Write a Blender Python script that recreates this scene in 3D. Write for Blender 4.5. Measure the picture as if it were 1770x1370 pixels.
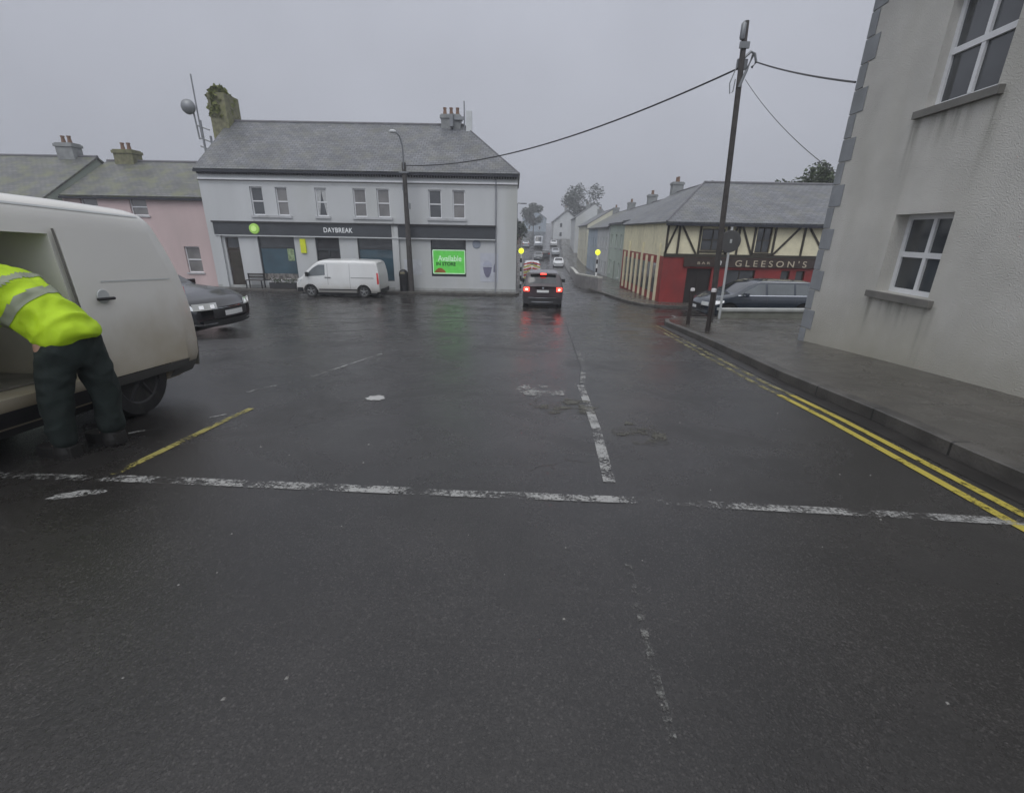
import bpy, bmesh, math, random
from mathutils import Vector, Matrix
from mathutils import noise as mnoise
random.seed(7)
PI = math.pi
S = bpy.context.scene
for o in list(bpy.data.objects):
    bpy.data.objects.remove(o)
COL = S.collection

# ------------------------------------------------------------------ camera
cam_d = bpy.data.cameras.new('camera')
cam = bpy.data.objects.new('camera', cam_d)
COL.objects.link(cam)
cam_d.sensor_width = 36.0
cam_d.lens = 36.0 * 795.0 / 1770.0
cam_d.clip_end = 3000
cam_d.clip_start = 0.05
PITCH = math.atan(285 / 795)
cam.matrix_world = (Matrix.Translation((0, 0, 1.46)) @ Matrix.Rotation(PI / 2 - PITCH, 4, 'X')
                    @ Matrix.Rotation(0.018, 4, 'Z'))
S.camera = cam
# ------------------------------------------------------------------ world / sun / exposure
SUN_EL, SUN_AZ = math.radians(52), math.radians(200)
w = bpy.data.worlds.new('World')
S.world = w
w.use_nodes = True
nt = w.node_tree
nt.nodes.clear()
N = nt.nodes.new
out = N('ShaderNodeOutputWorld')
bg = N('ShaderNodeBackground')
sky = N('ShaderNodeTexSky')
sky.sky_type = 'NISHITA'
sky.sun_disc = False
sky.sun_elevation = SUN_EL
sky.sun_rotation = SUN_AZ
sky.air_density = 1.0
sky.dust_density = 4.0
hs = N('ShaderNodeHueSaturation')
hs.inputs['Saturation'].default_value = 0.0
tc = N('ShaderNodeTexCoord')
sep = N('ShaderNodeSeparateXYZ')
ramp = N('ShaderNodeValToRGB')            # overcast dome: brighter towards the zenith
ramp.color_ramp.elements[0].position = 0.0
ramp.color_ramp.elements[0].color = (0.440, 0.462, 0.530, 1)
ramp.color_ramp.elements[1].position = 1.0
ramp.color_ramp.elements[1].color = (1.15, 1.17, 1.22, 1)
e = ramp.color_ramp.elements.new(0.42)
e.color = (0.495, 0.517, 0.592, 1)
nz = N('ShaderNodeTexNoise')
nz.inputs['Scale'].default_value = 1.6
nz.inputs['Detail'].default_value = 5
mp = N('ShaderNodeMapRange')
mp.inputs['From Min'].default_value = 0.3
mp.inputs['From Max'].default_value = 0.7
mp.inputs['To Min'].default_value = 0.85
mp.inputs['To Max'].default_value = 1.09
mul = N('ShaderNodeMix'); mul.data_type = 'RGBA'; mul.blend_type = 'MULTIPLY'; mul.inputs[0].default_value = 1
mix = N('ShaderNodeMix'); mix.data_type = 'RGBA'; mix.inputs[0].default_value = 0.93
sc = N('ShaderNodeVectorMath'); sc.operation = 'SCALE'; sc.inputs['Scale'].default_value = 0.09
L = nt.links.new
L(tc.outputs['Generated'], sep.inputs[0]); L(sep.outputs['Z'], ramp.inputs[0])
L(tc.outputs['Generated'], nz.inputs['Vector']); L(nz.outputs['Fac'], mp.inputs['Value'])
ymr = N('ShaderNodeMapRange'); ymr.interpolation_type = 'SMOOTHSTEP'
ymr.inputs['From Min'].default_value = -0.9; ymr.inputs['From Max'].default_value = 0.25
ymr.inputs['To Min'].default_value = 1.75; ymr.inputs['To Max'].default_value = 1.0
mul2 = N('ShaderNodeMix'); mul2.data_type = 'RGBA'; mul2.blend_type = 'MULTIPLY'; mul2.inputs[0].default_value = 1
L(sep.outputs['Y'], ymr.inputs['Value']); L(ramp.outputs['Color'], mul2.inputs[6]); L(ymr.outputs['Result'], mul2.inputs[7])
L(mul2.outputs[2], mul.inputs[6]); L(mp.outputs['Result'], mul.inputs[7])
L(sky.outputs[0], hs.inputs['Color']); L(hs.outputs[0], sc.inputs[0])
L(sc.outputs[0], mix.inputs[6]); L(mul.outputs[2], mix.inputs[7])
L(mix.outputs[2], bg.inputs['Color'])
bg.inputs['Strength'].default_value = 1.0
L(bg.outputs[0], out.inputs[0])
sd = bpy.data.lights.new('sun', 'SUN')
sd.energy = 0.75
sd.angle = math.radians(35)
sd.color = (1.0, 0.985, 0.96)
sun = bpy.data.objects.new('sun', sd)
COL.objects.link(sun)
sdir = Vector((math.sin(SUN_AZ) * math.cos(SUN_EL), math.cos(SUN_AZ) * math.cos(SUN_EL), math.sin(SUN_EL)))
sun.rotation_euler = sdir.to_track_quat('Z', 'Y').to_euler()
sun.location = (0, -10, 40)
S.view_settings.view_transform = 'Standard'
S.view_settings.look = 'None'
S.view_settings.exposure = 0.0
S.view_settings.gamma = 1.0
S.cycles.max_bounces = 6
S.cycles.transparent_max_bounces = 12

# ------------------------------------------------------------------ ground height
T = [(-60, 2.2), (-20, 1.1), (0, 0), (4, -.24), (8, -.55), (12, -.95), (16, -1.38), (20, -1.75), (24, -1.95),
     (28, -2.02), (34, -2.3), (40, -2.7), (60, -3.5), (80, -4.0), (100, -3.6), (125, -2.0), (160, 0), (200, 2),
     (260, 4.5), (400, 8), (900, 14)]
def G(y):
    i = 0
    while i < len(T) - 2 and y > T[i + 1][0]:
        i += 1
    x0, y0 = T[i]; x1, y1 = T[i + 1]
    def m(k):
        if k <= 0 or k >= len(T) - 1:
            k2 = min(max(k, 1), len(T) - 1)
            return (T[k2][1] - T[k2 - 1][1]) / (T[k2][0] - T[k2 - 1][0])
        return (T[k + 1][1] - T[k - 1][1]) / (T[k + 1][0] - T[k - 1][0])
    h = x1 - x0; t = (y - x0) / h
    return (2*t**3-3*t*t+1)*y0 + (t**3-2*t*t+t)*h*m(i) + (-2*t**3+3*t*t)*y1 + (t**3-t*t)*h*m(i+1)

# ------------------------------------------------------------------ materials
def srgb(r, g, b):
    f = lambda c: c / 12.92 if c <= .04045 else ((c + .055) / 1.055) ** 2.4
    return tuple(f(v / 255) for v in (r, g, b))
MATS = {}
def mat(name, col, rough=.6, metal=0, var=.15, scale=3.0, bump=.0, bscale=40, emit=None, estr=0, dirt=None,
        dirt_amt=0.0, coat=0, spec=.5, streak=False, alpha=None, rvar=0.0):
    if name in MATS: return MATS[name]
    m = bpy.data.materials.new(name); m.use_nodes = True
    t = m.node_tree; n = t.nodes; b = n['Principled BSDF']; l = t.links.new
    b.inputs['Metallic'].default_value = metal
    b.inputs['Roughness'].default_value = rough
    b.inputs['Specular IOR Level'].default_value = spec
    b.inputs['Coat Weight'].default_value = coat
    b.inputs['Coat Roughness'].default_value = .08
    tcn = n.new('ShaderNodeTexCoord')
    nz = n.new('ShaderNodeTexNoise'); nz.inputs['Scale'].default_value = scale; nz.inputs['Detail'].default_value = 6
    if streak:
        mpn = n.new('ShaderNodeMapping'); mpn.inputs['Scale'].default_value = (1, 1, .15)
        l(tcn.outputs['Object'], mpn.inputs['Vector']); l(mpn.outputs[0], nz.inputs['Vector'])
    else:
        l(tcn.outputs['Object'], nz.inputs['Vector'])
    mr = n.new('ShaderNodeMapRange'); mr.inputs['From Min'].default_value = .3; mr.inputs['From Max'].default_value = .7
    mr.inputs['To Min'].default_value = 1 - var; mr.inputs['To Max'].default_value = 1 + var
    l(nz.outputs['Fac'], mr.inputs['Value'])
    mx = n.new('ShaderNodeMix'); mx.data_type = 'RGBA'; mx.blend_type = 'MULTIPLY'; mx.inputs[0].default_value = 1
    mx.inputs[6].default_value = (*col, 1); l(mr.outputs['Result'], mx.inputs[7])
    last = mx.outputs[2]
    if dirt is not None:
        n2 = n.new('ShaderNodeTexNoise'); n2.inputs['Scale'].default_value = scale * .6; n2.inputs['Detail'].default_value = 8
        mp2 = n.new('ShaderNodeMapping'); mp2.inputs['Location'].default_value = (7, 3, 1); mp2.inputs['Scale'].default_value = (1, 1, .3)
        l(tcn.outputs['Object'], mp2.inputs[0]); l(mp2.outputs[0], n2.inputs['Vector'])
        r2 = n.new('ShaderNodeMapRange'); r2.inputs['From Min'].default_value = .48; r2.inputs['From Max'].default_value = .75
        r2.inputs['To Max'].default_value = dirt_amt; l(n2.outputs['Fac'], r2.inputs['Value'])
        m3 = n.new('ShaderNodeMix'); m3.data_type = 'RGBA'; l(r2.outputs['Result'], m3.inputs[0])
        l(last, m3.inputs[6]); m3.inputs[7].default_value = (*dirt, 1); last = m3.outputs[2]
    l(last, b.inputs['Base Color'])
    if rvar:
        rr = n.new('ShaderNodeMapRange'); rr.inputs['From Min'].default_value = .35; rr.inputs['From Max'].default_value = .65
        rr.inputs['To Min'].default_value = max(.02, rough - rvar); rr.inputs['To Max'].default_value = rough + rvar
        l(nz.outputs['Fac'], rr.inputs['Value']); l(rr.outputs['Result'], b.inputs['Roughness'])
    if bump:
        nb = n.new('ShaderNodeTexNoise'); nb.inputs['Scale'].default_value = bscale; nb.inputs['Detail'].default_value = 4
        l(tcn.outputs['Object'], nb.inputs['Vector'])
        bp = n.new('ShaderNodeBump'); bp.inputs['Strength'].default_value = bump; bp.inputs['Distance'].default_value = .02
        l(nb.outputs['Fac'], bp.inputs['Height']); l(bp.outputs[0], b.inputs['Normal'])
    if emit:
        b.inputs['Emission Color'].default_value = (*emit, 1); b.inputs['Emission Strength'].default_value = estr
    MATS[name] = m
    return m

def slate(name, col, col2, w_=.3, h_=.2, moss=None, moss_amt=0, stain=None):
    m = bpy.data.materials.new(name); m.use_nodes = True
    t = m.node_tree; n = t.nodes; b = n['Principled BSDF']; l = t.links.new
    uv = n.new('ShaderNodeTexCoord'); uvo = uv.outputs['UV']
    br = n.new('ShaderNodeTexBrick')
    br.inputs['Scale'].default_value = 1; br.inputs['Brick Width'].default_value = w_; br.inputs['Row Height'].default_value = h_
    br.inputs['Mortar Size'].default_value = .014; br.inputs['Bias'].default_value = -.2
    br.inputs['Color1'].default_value = (*col, 1); br.inputs['Color2'].default_value = (*col2, 1)
    br.inputs['Mortar'].default_value = (*[c * .30 for c in col], 1)
    l(uvo, br.inputs['Vector'])
    nz = n.new('ShaderNodeTexNoise'); nz.inputs['Scale'].default_value = .7; nz.inputs['Detail'].default_value = 8
    l(uvo, nz.inputs['Vector'])
    mr = n.new('ShaderNodeMapRange'); mr.inputs['From Min'].default_value = .3; mr.inputs['From Max'].default_value = .7
    mr.inputs['To Min'].default_value = .75; mr.inputs['To Max'].default_value = 1.2; l(nz.outputs['Fac'], mr.inputs[0])
    mx = n.new('ShaderNodeMix'); mx.data_type = 'RGBA'; mx.blend_type = 'MULTIPLY'; mx.inputs[0].default_value = 1
    l(br.outputs['Color'], mx.inputs[6]); l(mr.outputs[0], mx.inputs[7]); last = mx.outputs[2]
    if moss:
        n2 = n.new('ShaderNodeTexNoise'); n2.inputs['Scale'].default_value = 1.3; n2.inputs['Detail'].default_value = 10
        l(uvo, n2.inputs['Vector'])
        r2 = n.new('ShaderNodeMapRange'); r2.inputs['From Min'].default_value = .45; r2.inputs['From Max'].default_value = .68
        r2.inputs['To Max'].default_value = moss_amt; l(n2.outputs['Fac'], r2.inputs[0])
        m3 = n.new('ShaderNodeMix'); m3.data_type = 'RGBA'; l(r2.outputs[0], m3.inputs[0]); l(last, m3.inputs[6])
        m3.inputs[7].default_value = (*moss, 1); last = m3.outputs[2]
    l(last, b.inputs['Base Color'])
    b.inputs['Roughness'].default_value = .42
    bp = n.new('ShaderNodeBump'); bp.inputs['Strength'].default_value = .5; bp.inputs['Distance'].default_value = .02
    l(br.outputs['Fac'], bp.inputs['Height']); bp.invert = True; l(bp.outputs[0], b.inputs['Normal'])
    return m

def asphalt_mat(name, base, wet=1.0, joints=0):
    m = bpy.data.materials.new(name); m.use_nodes = True
    t = m.node_tree; n = t.nodes; b = n['Principled BSDF']; l = t.links.new
    tcn = n.new('ShaderNodeTexCoord'); O = tcn.outputs['Object']
    def noise(s, d=6, rg=.55, dist=0):
        q = n.new('ShaderNodeTexNoise'); q.inputs['Scale'].default_value = s; q.inputs['Detail'].default_value = d
        q.inputs['Roughness'].default_value = rg; q.inputs['Distortion'].default_value = dist; l(O, q.inputs['Vector']); return q.outputs['Fac']
    def mr(i, a, b_, c, d):
        q = n.new('ShaderNodeMapRange'); q.inputs[1].default_value = a; q.inputs[2].default_value = b_
        q.inputs[3].default_value = c; q.inputs[4].default_value = d; l(i, q.inputs[0]); return q.outputs[0]
    def math_(op, a, c):
        q = n.new('ShaderNodeMath'); q.operation = op
        for k, v in enumerate((a, c)):
            if isinstance(v, (int, float)): q.inputs[k].default_value = v
            else: l(v, q.inputs[k])
        return q.outputs[0]
    def mixv_early(vec):
        q = n.new('ShaderNodeTexNoise'); q.inputs['Scale'].default_value = 1.5; q.inputs['Detail'].default_value = 6; l(vec, q.inputs['Vector'])
        w = n.new('ShaderNodeMix'); w.data_type = 'VECTOR'; w.inputs[0].default_value = .06; l(vec, w.inputs[4]); l(q.outputs['Color'], w.inputs[5]); return w.outputs[1]
    big = noise(.35, 6, .6, .6); mid = noise(2.6, 8, .65); fine = noise(55, 4, .7); grit = noise(180, 2, .8)
    v = math_('MULTIPLY', mr(big, .3, .7, .72, 1.3), mr(mid, .3, .7, .82, 1.2))
    v = math_('MULTIPLY', v, mr(fine, .3, .7, .72, 1.3))
    v = math_('MULTIPLY', v, mr(grit, .35, .65, .75, 1.25))
    # wheel-polished tracks along the street and rectangular repair patches
    sx_ = n.new('ShaderNodeSeparateXYZ'); l(O, sx_.inputs[0])
    trk = n.new('ShaderNodeMath'); trk.operation = 'SINE'
    l(math_('MULTIPLY', math_('SUBTRACT', sx_.outputs['X'], math_('MULTIPLY', sx_.outputs['Y'], .065)), 3.6), trk.inputs[0])
    trk = mr(trk.outputs[0], -.2, 1, 0, 1); trk = math_('MULTIPLY', trk, mr(noise(.5, 4), .4, .6, .2, 1))
    agg = n.new('ShaderNodeTexVoronoi'); agg.inputs['Scale'].default_value = 130; l(O, agg.inputs['Vector'])
    ag = mr(agg.outputs['Distance'], .1, .6, 1.3, .75); v = math_('MULTIPLY', v, ag)
    agc = n.new('ShaderNodeSeparateColor'); l(agg.outputs['Color'], agc.inputs[0]); v = math_('MULTIPLY', v, mr(agc.outputs[0], .86, .93, 1, 1.7))
    v = math_('MULTIPLY', v, mr(trk, 0, 1, 1.0, .86))
    bx_ = n.new('ShaderNodeTexBrick'); bx_.inputs['Scale'].default_value = .16; bx_.inputs['Mortar Size'].default_value = .002; bx_.inputs['Color1'].default_value = (0, 0, 0, 1); bx_.inputs['Color2'].default_value = (1, 1, 1, 1); bx_.inputs['Mortar'].default_value = (.5, .5, .5, 1)
    l(mixv_early(O), bx_.inputs['Vector']); v = math_('MULTIPLY', v, mr(bx_.outputs['Color'], 0, 1, .88, 1.06))
    # cracks, only in worn patches
    vo = n.new('ShaderNodeTexVoronoi'); vo.feature = 'DISTANCE_TO_EDGE'; vo.inputs['Scale'].default_value = 4.5
    nv = n.new('ShaderNodeTexNoise'); nv.inputs['Scale'].default_value = 3; nv.inputs['Detail'].default_value = 6
    l(O, nv.inputs['Vector'])
    mixv = n.new('ShaderNodeMix'); mixv.data_type = 'VECTOR'; mixv.inputs[0].default_value = .25
    l(O, mixv.inputs[4]); l(nv.outputs['Color'], mixv.inputs[5]); l(mixv.outputs[1], vo.inputs['Vector'])
    crack = mr(vo.outputs['Distance'], 0.0, .03, 1, 0)
    patch = None
    for cx_, cy_, rad in ((-1.9, 4.3, .75), (-.8, 4.1, .55), (.35, 3.1, .35), (.75, 8.5, 1.2), (2.2, 6.6, .7)):
        q = n.new('ShaderNodeVectorMath'); q.operation = 'DISTANCE'; l(O, q.inputs[0]); q.inputs[1].default_value = (cx_, cy_, G(cy_))
        w_ = mr(q.outputs['Value'], rad * .4, rad, 1, 0); patch = w_ if patch is None else math_('MAXIMUM', patch, w_)
    patch = math_('MULTIPLY', patch, mr(noise(2.2, 5, .6), .45, .58, 0, 1))
    crack = math_('MULTIPLY', crack, patch)
    v = math_('MULTIPLY', v, mr(crack, 0, 1, 1, .45))
    mx = n.new('ShaderNodeMix'); mx.data_type = 'RGBA'; mx.blend_type = 'MULTIPLY'; mx.inputs[0].default_value = 1
    mx.inputs[6].default_value = (*base, 1); l(v, mx.inputs[7]); l(mx.outputs[2], b.inputs['Base Color'])
    rough = math_('ADD', mr(noise(.8, 6, .6, .4), .36, .64, .10, .42), mr(fine, .3, .7, -.05, .05))
    rough = math_('SUBTRACT', rough, mr(trk, 0, 1, 0, .08)); l(rough, b.inputs['Roughness'])
    b.inputs['Specular IOR Level'].default_value = .62 * wet
    if joints:
        s3 = n.new('ShaderNodeSeparateXYZ'); l(O, s3.inputs[0])
        jn = None
        for ax in ('X', 'Y'):
            q = math_('FRACT', math_('ABSOLUTE', math_('DIVIDE', s3.outputs[ax], joints), 0), 0); q = mr(math_('ABSOLUTE', math_('SUBTRACT', q, .5), 0), .490, .497, 0, 1)
            jn = q if jn is None else math_('MAXIMUM', jn, q)
        v2 = n.new('ShaderNodeMix'); v2.data_type = 'RGBA'; l(math_('MULTIPLY', jn, .7), v2.inputs[0]); l(mx.outputs[2], v2.inputs[6]); v2.inputs[7].default_value = (.012, .012, .011, 1); l(v2.outputs[2], b.inputs['Base Color'])
    hgt = math_('ADD', math_('MULTIPLY', fine, .7), math_('MULTIPLY', grit, .3))
    hgt = math_('SUBTRACT', hgt, math_('MULTIPLY', crack, 1.2))
    hgt = math_('ADD', hgt, math_('MULTIPLY', mid, .8))
    bp = n.new('ShaderNodeBump'); bp.inputs['Strength'].default_value = .42; bp.inputs['Distance'].default_value = .010
    l(hgt, bp.inputs['Height']); l(bp.outputs[0], b.inputs['Normal'])
    return m

def paint_mat(name, col, cover=.5, sc_=28):
    m = bpy.data.materials.new(name); m.use_nodes = True
    t = m.node_tree; n = t.nodes; b = n['Principled BSDF']; l = t.links.new
    tcn = n.new('ShaderNodeTexCoord'); O = tcn.outputs['Object']
    a = n.new('ShaderNodeTexNoise'); a.inputs['Scale'].default_value = sc_; a.inputs['Detail'].default_value = 8; a.inputs['Roughness'].default_value = .75
    c = n.new('ShaderNodeTexNoise'); c.inputs['Scale'].default_value = 4.5; c.inputs['Detail'].default_value = 4
    l(O, a.inputs['Vector']); l(O, c.inputs['Vector'])
    ad = n.new('ShaderNodeMath'); ad.operation = 'MULTIPLY_ADD'; l(c.outputs['Fac'], ad.inputs[0]); ad.inputs[1].default_value = .75
    l(a.outputs['Fac'], ad.inputs[2])
    r = n.new('ShaderNodeMapRange'); th = .875 + (.5 - cover) * .40
    r.inputs[1].default_value = th - .08; r.inputs[2].default_value = th + .08; l(ad.outputs[0], r.inputs[0])
    tr = n.new('ShaderNodeBsdfTransparent'); ms = n.new('ShaderNodeMixShader')
    l(r.outputs[0], ms.inputs[0]); l(tr.outputs[0], ms.inputs[1]); l(b.outputs[0], ms.inputs[2])
    l(ms.outputs[0], n['Material Output'].inputs['Surface'])
    b.inputs['Base Color'].default_value = (*col, 1); b.inputs['Roughness'].default_value = .5
    return m

def glass_mat(name, col, rough=.06, spec=.6):
    return mat(name, col, rough, 0, .3, 1.2, spec=spec, coat=.6)

M = {}
M['road'] = asphalt_mat('wet_asphalt', (.031, .0288, .0275))
M['pave'] = asphalt_mat('wet_concrete_paving', (.095, .088, .077), .7, 1.5)
M['kerb'] = mat('kerb_stone', (.085, .08, .072), .5, var=.3, scale=4, bump=.3, dirt=(.03, .03, .028), dirt_amt=.7)
def kerb_joints(m, step=.915):
    t = m.node_tree; n = t.nodes; l = t.links.new; b = n['Principled BSDF']; tcn = n.new('ShaderNodeTexCoord'); s3 = n.new('ShaderNodeSeparateXYZ'); l(tcn.outputs['Object'], s3.inputs[0])
    def M_(op, a, c=0):
        q = n.new('ShaderNodeMath'); q.operation = op
        for k, v in enumerate((a, c)):
            if isinstance(v, (int, float)): q.inputs[k].default_value = v
            else: l(v, q.inputs[k])
        return q.outputs[0]
    q = M_('GREATER_THAN', M_('ABSOLUTE', M_('SUBTRACT', M_('FRACT', M_('DIVIDE', M_('ADD', s3.outputs['Y'], 100), step)), .5)), .488)
    mx_ = n.new('ShaderNodeMix'); mx_.data_type = 'RGBA'; l(M_('MULTIPLY', q, .8), mx_.inputs[0]); l(b.inputs['Base Color'].links[0].from_socket, mx_.inputs[6]); mx_.inputs[7].default_value = (.01, .01, .01, 1)
    l(mx_.outputs[2], b.inputs['Base Color'])
kerb_joints(M['kerb'])
M['ground'] = mat('rough_grass', (.05, .07, .03), .9, var=.4, scale=.6)
M['white_paint'] = paint_mat('worn_white_paint', (.34, .34, .33), .47, 44)
M['white_paint_faint'] = paint_mat('faded_white_paint', (.30, .30, .29), .36)
M['white_solid'] = mat('road_patch', (.40, .40, .39), .5, var=.2, scale=30)
M['yellow_paint'] = paint_mat('yellow_paint', (.46, .38, .06), .86, 26)
M['yellow_worn'] = paint_mat('worn_yellow_paint', (.26, .235, .10), .46, 30)
M['yellow_faint'] = paint_mat('faint_yellow_paint', (.075, .072, .055), .40, 7)
M['render_white'] = mat('white_render', (.51, .525, .53), .8, var=.07, scale=.8, bump=.15, bscale=60, dirt=(.40, .41, .36), dirt_amt=.5, streak=True)
M['render_pink'] = mat('pink_render', (.56, .44, .43), .8, var=.08, scale=.8, bump=.15, bscale=60, dirt=(.30, .27, .24), dirt_amt=.45, streak=True)
M['render_cream'] = mat('cream_render', (.60, .58, .46), .8, var=.08, scale=.8, bump=.15, dirt=(.32, .32, .26), dirt_amt=.4, streak=True)
M['render_sage'] = mat('sage_render', (.40, .46, .40), .8, var=.08, scale=.8, dirt=(.22, .25, .22), dirt_amt=.4, streak=True)
M['render_blue'] = mat('blue_grey_render', (.34, .40, .46), .8, var=.08, scale=.8, dirt=(.2, .22, .22), dirt_amt=.4, streak=True)
M['roughcast'] = mat('grey_roughcast', (.57, .56, .52), .85, var=.12, scale=1.1, bump=.8, bscale=55, dirt=(.40, .39, .32), dirt_amt=.5)
M['quoin'] = mat('grey_quoin_stone', (.27, .285, .30), .7, var=.12, scale=3, bump=.3, dirt=(.13, .14, .13), dirt_amt=.4)
M['sill'] = mat('stone_sill', (.17, .165, .15), .7, var=.15, scale=4, bump=.2)
M['sill_w'] = mat('painted_sill', (.45, .46, .47), .6, var=.1, scale=3, dirt=(.18, .18, .17), dirt_amt=.7)
M['upvc'] = mat('white_frame', (.74, .75, .76), .35, var=.05)
M['dark_frame'] = mat('dark_frame', (.035, .04, .045), .4)
M['slate'] = slate('roof_slate', (.115, .122, .135), (.19, .195, .205), moss=(.17, .17, .12), moss_amt=.35)
M['slate_moss'] = slate('mossy_roof_slate', (.11, .115, .115), (.18, .18, .17), moss=(.16, .17, .09), moss_amt=.8)
M['ridge'] = mat('ridge_tile', (.12, .12, .13), .6, var=.2)
M['gutter'] = mat('dark_gutter', (.02, .022, .03), .4, var=.2)
M['fascia'] = mat('charcoal_shop_fascia', (.050, .055, .062), .4, var=.12, scale=2)
M['glass'] = glass_mat('window_glass', (.05, .055, .06))
M['glass_blind'] = glass_mat('window_with_blind', (.17, .165, .16), .15)
M['glass_teal'] = glass_mat('blue_film_glass', (.035, .075, .10), .18)
M['glass_car'] = glass_mat('tinted_car_glass', (.02, .024, .028))
M['glass_car_light'] = glass_mat('reflective_car_glass', (.10, .115, .12), .05)
M['curtain'] = mat('net_curtain', (.45, .46, .46), .9, var=.2, scale=9)
M['door_brown'] = mat('brown_door', (.045, .034, .026), .45, var=.2, scale=5)
M['shop_dark'] = mat('dark_shop_interior', (.03, .03, .034), .6, var=.4, scale=2)
M['lime'] = mat('lime_sign', (.36, .62, .12), .5, var=.1, emit=(.35, .6, .12), estr=.18)
M['lime_light'] = mat('pale_lime', (.55, .8, .25), .5, emit=(.5, .8, .2), estr=.25)
M['poster_green'] = mat('backlit_green_screen', (.14, .62, .10), .3, var=.12, scale=3, emit=(.09, .62, .07), estr=.16)
M['poster_white'] = mat('poster_white', (.6, .75, .6), .4, emit=(.5, .9, .5), estr=.25)
M['poster_dark'] = mat('poster_dark', (.01, .08, .01), .4)
M['poster_red'] = mat('poster_red', (.35, .12, .03), .4)
M['letter_white'] = mat('white_lettering', (.85, .87, .87), .4, var=.03)
M['letter_gold'] = mat('pale_gold_lettering', (.50, .44, .33), .4, var=.1)
M['mural'] = mat('grey_violet_mural', (.17, .17, .24), .7, var=.15)
M['mural_light'] = mat('pale_mural', (.42, .44, .52), .7, var=.08)
M['black'] = mat('black_paint', (.012, .012, .013), .35, var=.2)
M['rubber'] = mat('tyre_rubber', (.012, .012, .013), .7, var=.3, scale=20, dirt=(.06, .055, .045), dirt_amt=.4)
M['alloy'] = mat('alloy_rim', (.33, .34, .35), .35, metal=.7, var=.1)
M['steel_rim'] = mat('grey_wheel_trim', (.26, .27, .27), .45, metal=.3, var=.15)
M['plastic'] = mat('black_plastic', (.028, .028, .030), .55, var=.2)
M['van_white'] = mat('white_van_paint', (.66, .67, .66), .28, var=.04, scale=1.2, coat=.5, dirt=(.36, .33, .27), dirt_amt=.30)
M['black_rim'] = mat('dark_steel_rim', (.03, .03, .032), .5, metal=.3)
M['van_dirty'] = mat('mud_splashed_white_paint', (.74, .73, .69), .3, var=.04, scale=1.2, coat=.4)
def splash(m, z0, z1, col, amt):
    # road dirt thrown up the lower flank: follows height on the vehicle, broken up by noise
    t = m.node_tree; n = t.nodes; l = t.links.new; b = n['Principled BSDF']; old = b.inputs['Base Color'].links[0].from_socket
    tcn = n.new('ShaderNodeTexCoord'); sp_ = n.new('ShaderNodeSeparateXYZ'); l(tcn.outputs['Object'], sp_.inputs[0])
    nz_ = n.new('ShaderNodeTexNoise'); nz_.inputs['Scale'].default_value = 3.5; nz_.inputs['Detail'].default_value = 9; l(tcn.outputs['Object'], nz_.inputs['Vector'])
    ma = n.new('ShaderNodeMath'); ma.operation = 'MULTIPLY_ADD'; l(nz_.outputs['Fac'], ma.inputs[0]); ma.inputs[1].default_value = .55; l(sp_.outputs['Z'], ma.inputs[2])
    mr_ = n.new('ShaderNodeMapRange'); mr_.inputs[1].default_value = z0; mr_.inputs[2].default_value = z1; mr_.inputs[3].default_value = amt; mr_.inputs[4].default_value = 0
    l(ma.outputs[0], mr_.inputs[0]); mx_ = n.new('ShaderNodeMix'); mx_.data_type = 'RGBA'; l(mr_.outputs[0], mx_.inputs[0]); l(old, mx_.inputs[6]); mx_.inputs[7].default_value = (*col, 1)
    l(mx_.outputs[2], b.inputs['Base Color'])
splash(M['roughcast'], -.1, 1.5, (.30, .275, .18), .65)
def damp(m, spots, col, amt):
    # rain streaks running down from sill ends: narrow patches in the wall's own coordinates
    t = m.node_tree; n = t.nodes; l = t.links.new; b = n['Principled BSDF']
    tcn = n.new('ShaderNodeTexCoord'); sp_ = n.new('ShaderNodeSeparateXYZ'); l(tcn.outputs['Object'], sp_.inputs[0])
    def M_(op, a, c):
        q = n.new('ShaderNodeMath'); q.operation = op
        for k, v in enumerate((a, c)):
            if isinstance(v, (int, float)): q.inputs[k].default_value = v
            elif v is not None: l(v, q.inputs[k])
        return q.outputs[0]
    def rng(i, a, c, d, e):
        q = n.new('ShaderNodeMapRange'); q.interpolation_type = 'SMOOTHSTEP'
        for k, v in enumerate((a, c, d, e)): q.inputs[k+1].default_value = v
        l(i, q.inputs[0]); return q.outputs[0]
    mpn = n.new('ShaderNodeMapping'); mpn.inputs['Scale'].default_value = (9, 9, .9); l(tcn.outputs['Object'], mpn.inputs[0])
    nz_ = n.new('ShaderNodeTexNoise'); nz_.inputs['Scale'].default_value = 1; nz_.inputs['Detail'].default_value = 5; l(mpn.outputs[0], nz_.inputs['Vector'])
    tot = None
    for cx_, zt_, w_, h_ in spots:
        a_ = rng(M_('ABSOLUTE', M_('SUBTRACT', sp_.outputs['X'], cx_), None), w_*.2, w_, 1, 0)
        z_ = M_('MULTIPLY', rng(sp_.outputs['Z'], zt_-h_, zt_, 0, 1), rng(sp_.outputs['Z'], zt_, zt_+.02, 1, 0))
        q = M_('MULTIPLY', a_, z_); tot = q if tot is None else M_('MAXIMUM', tot, q)
    tot = M_('MULTIPLY', M_('MULTIPLY', tot, rng(nz_.outputs['Fac'], .38, .62, .15, 1)), amt)
    mx_ = n.new('ShaderNodeMix'); mx_.data_type = 'RGBA'; l(tot, mx_.inputs[0]); l(b.inputs['Base Color'].links[0].from_socket, mx_.inputs[6]); mx_.inputs[7].default_value = (*col, 1)
    l(mx_.outputs[2], b.inputs['Base Color'])
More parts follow.
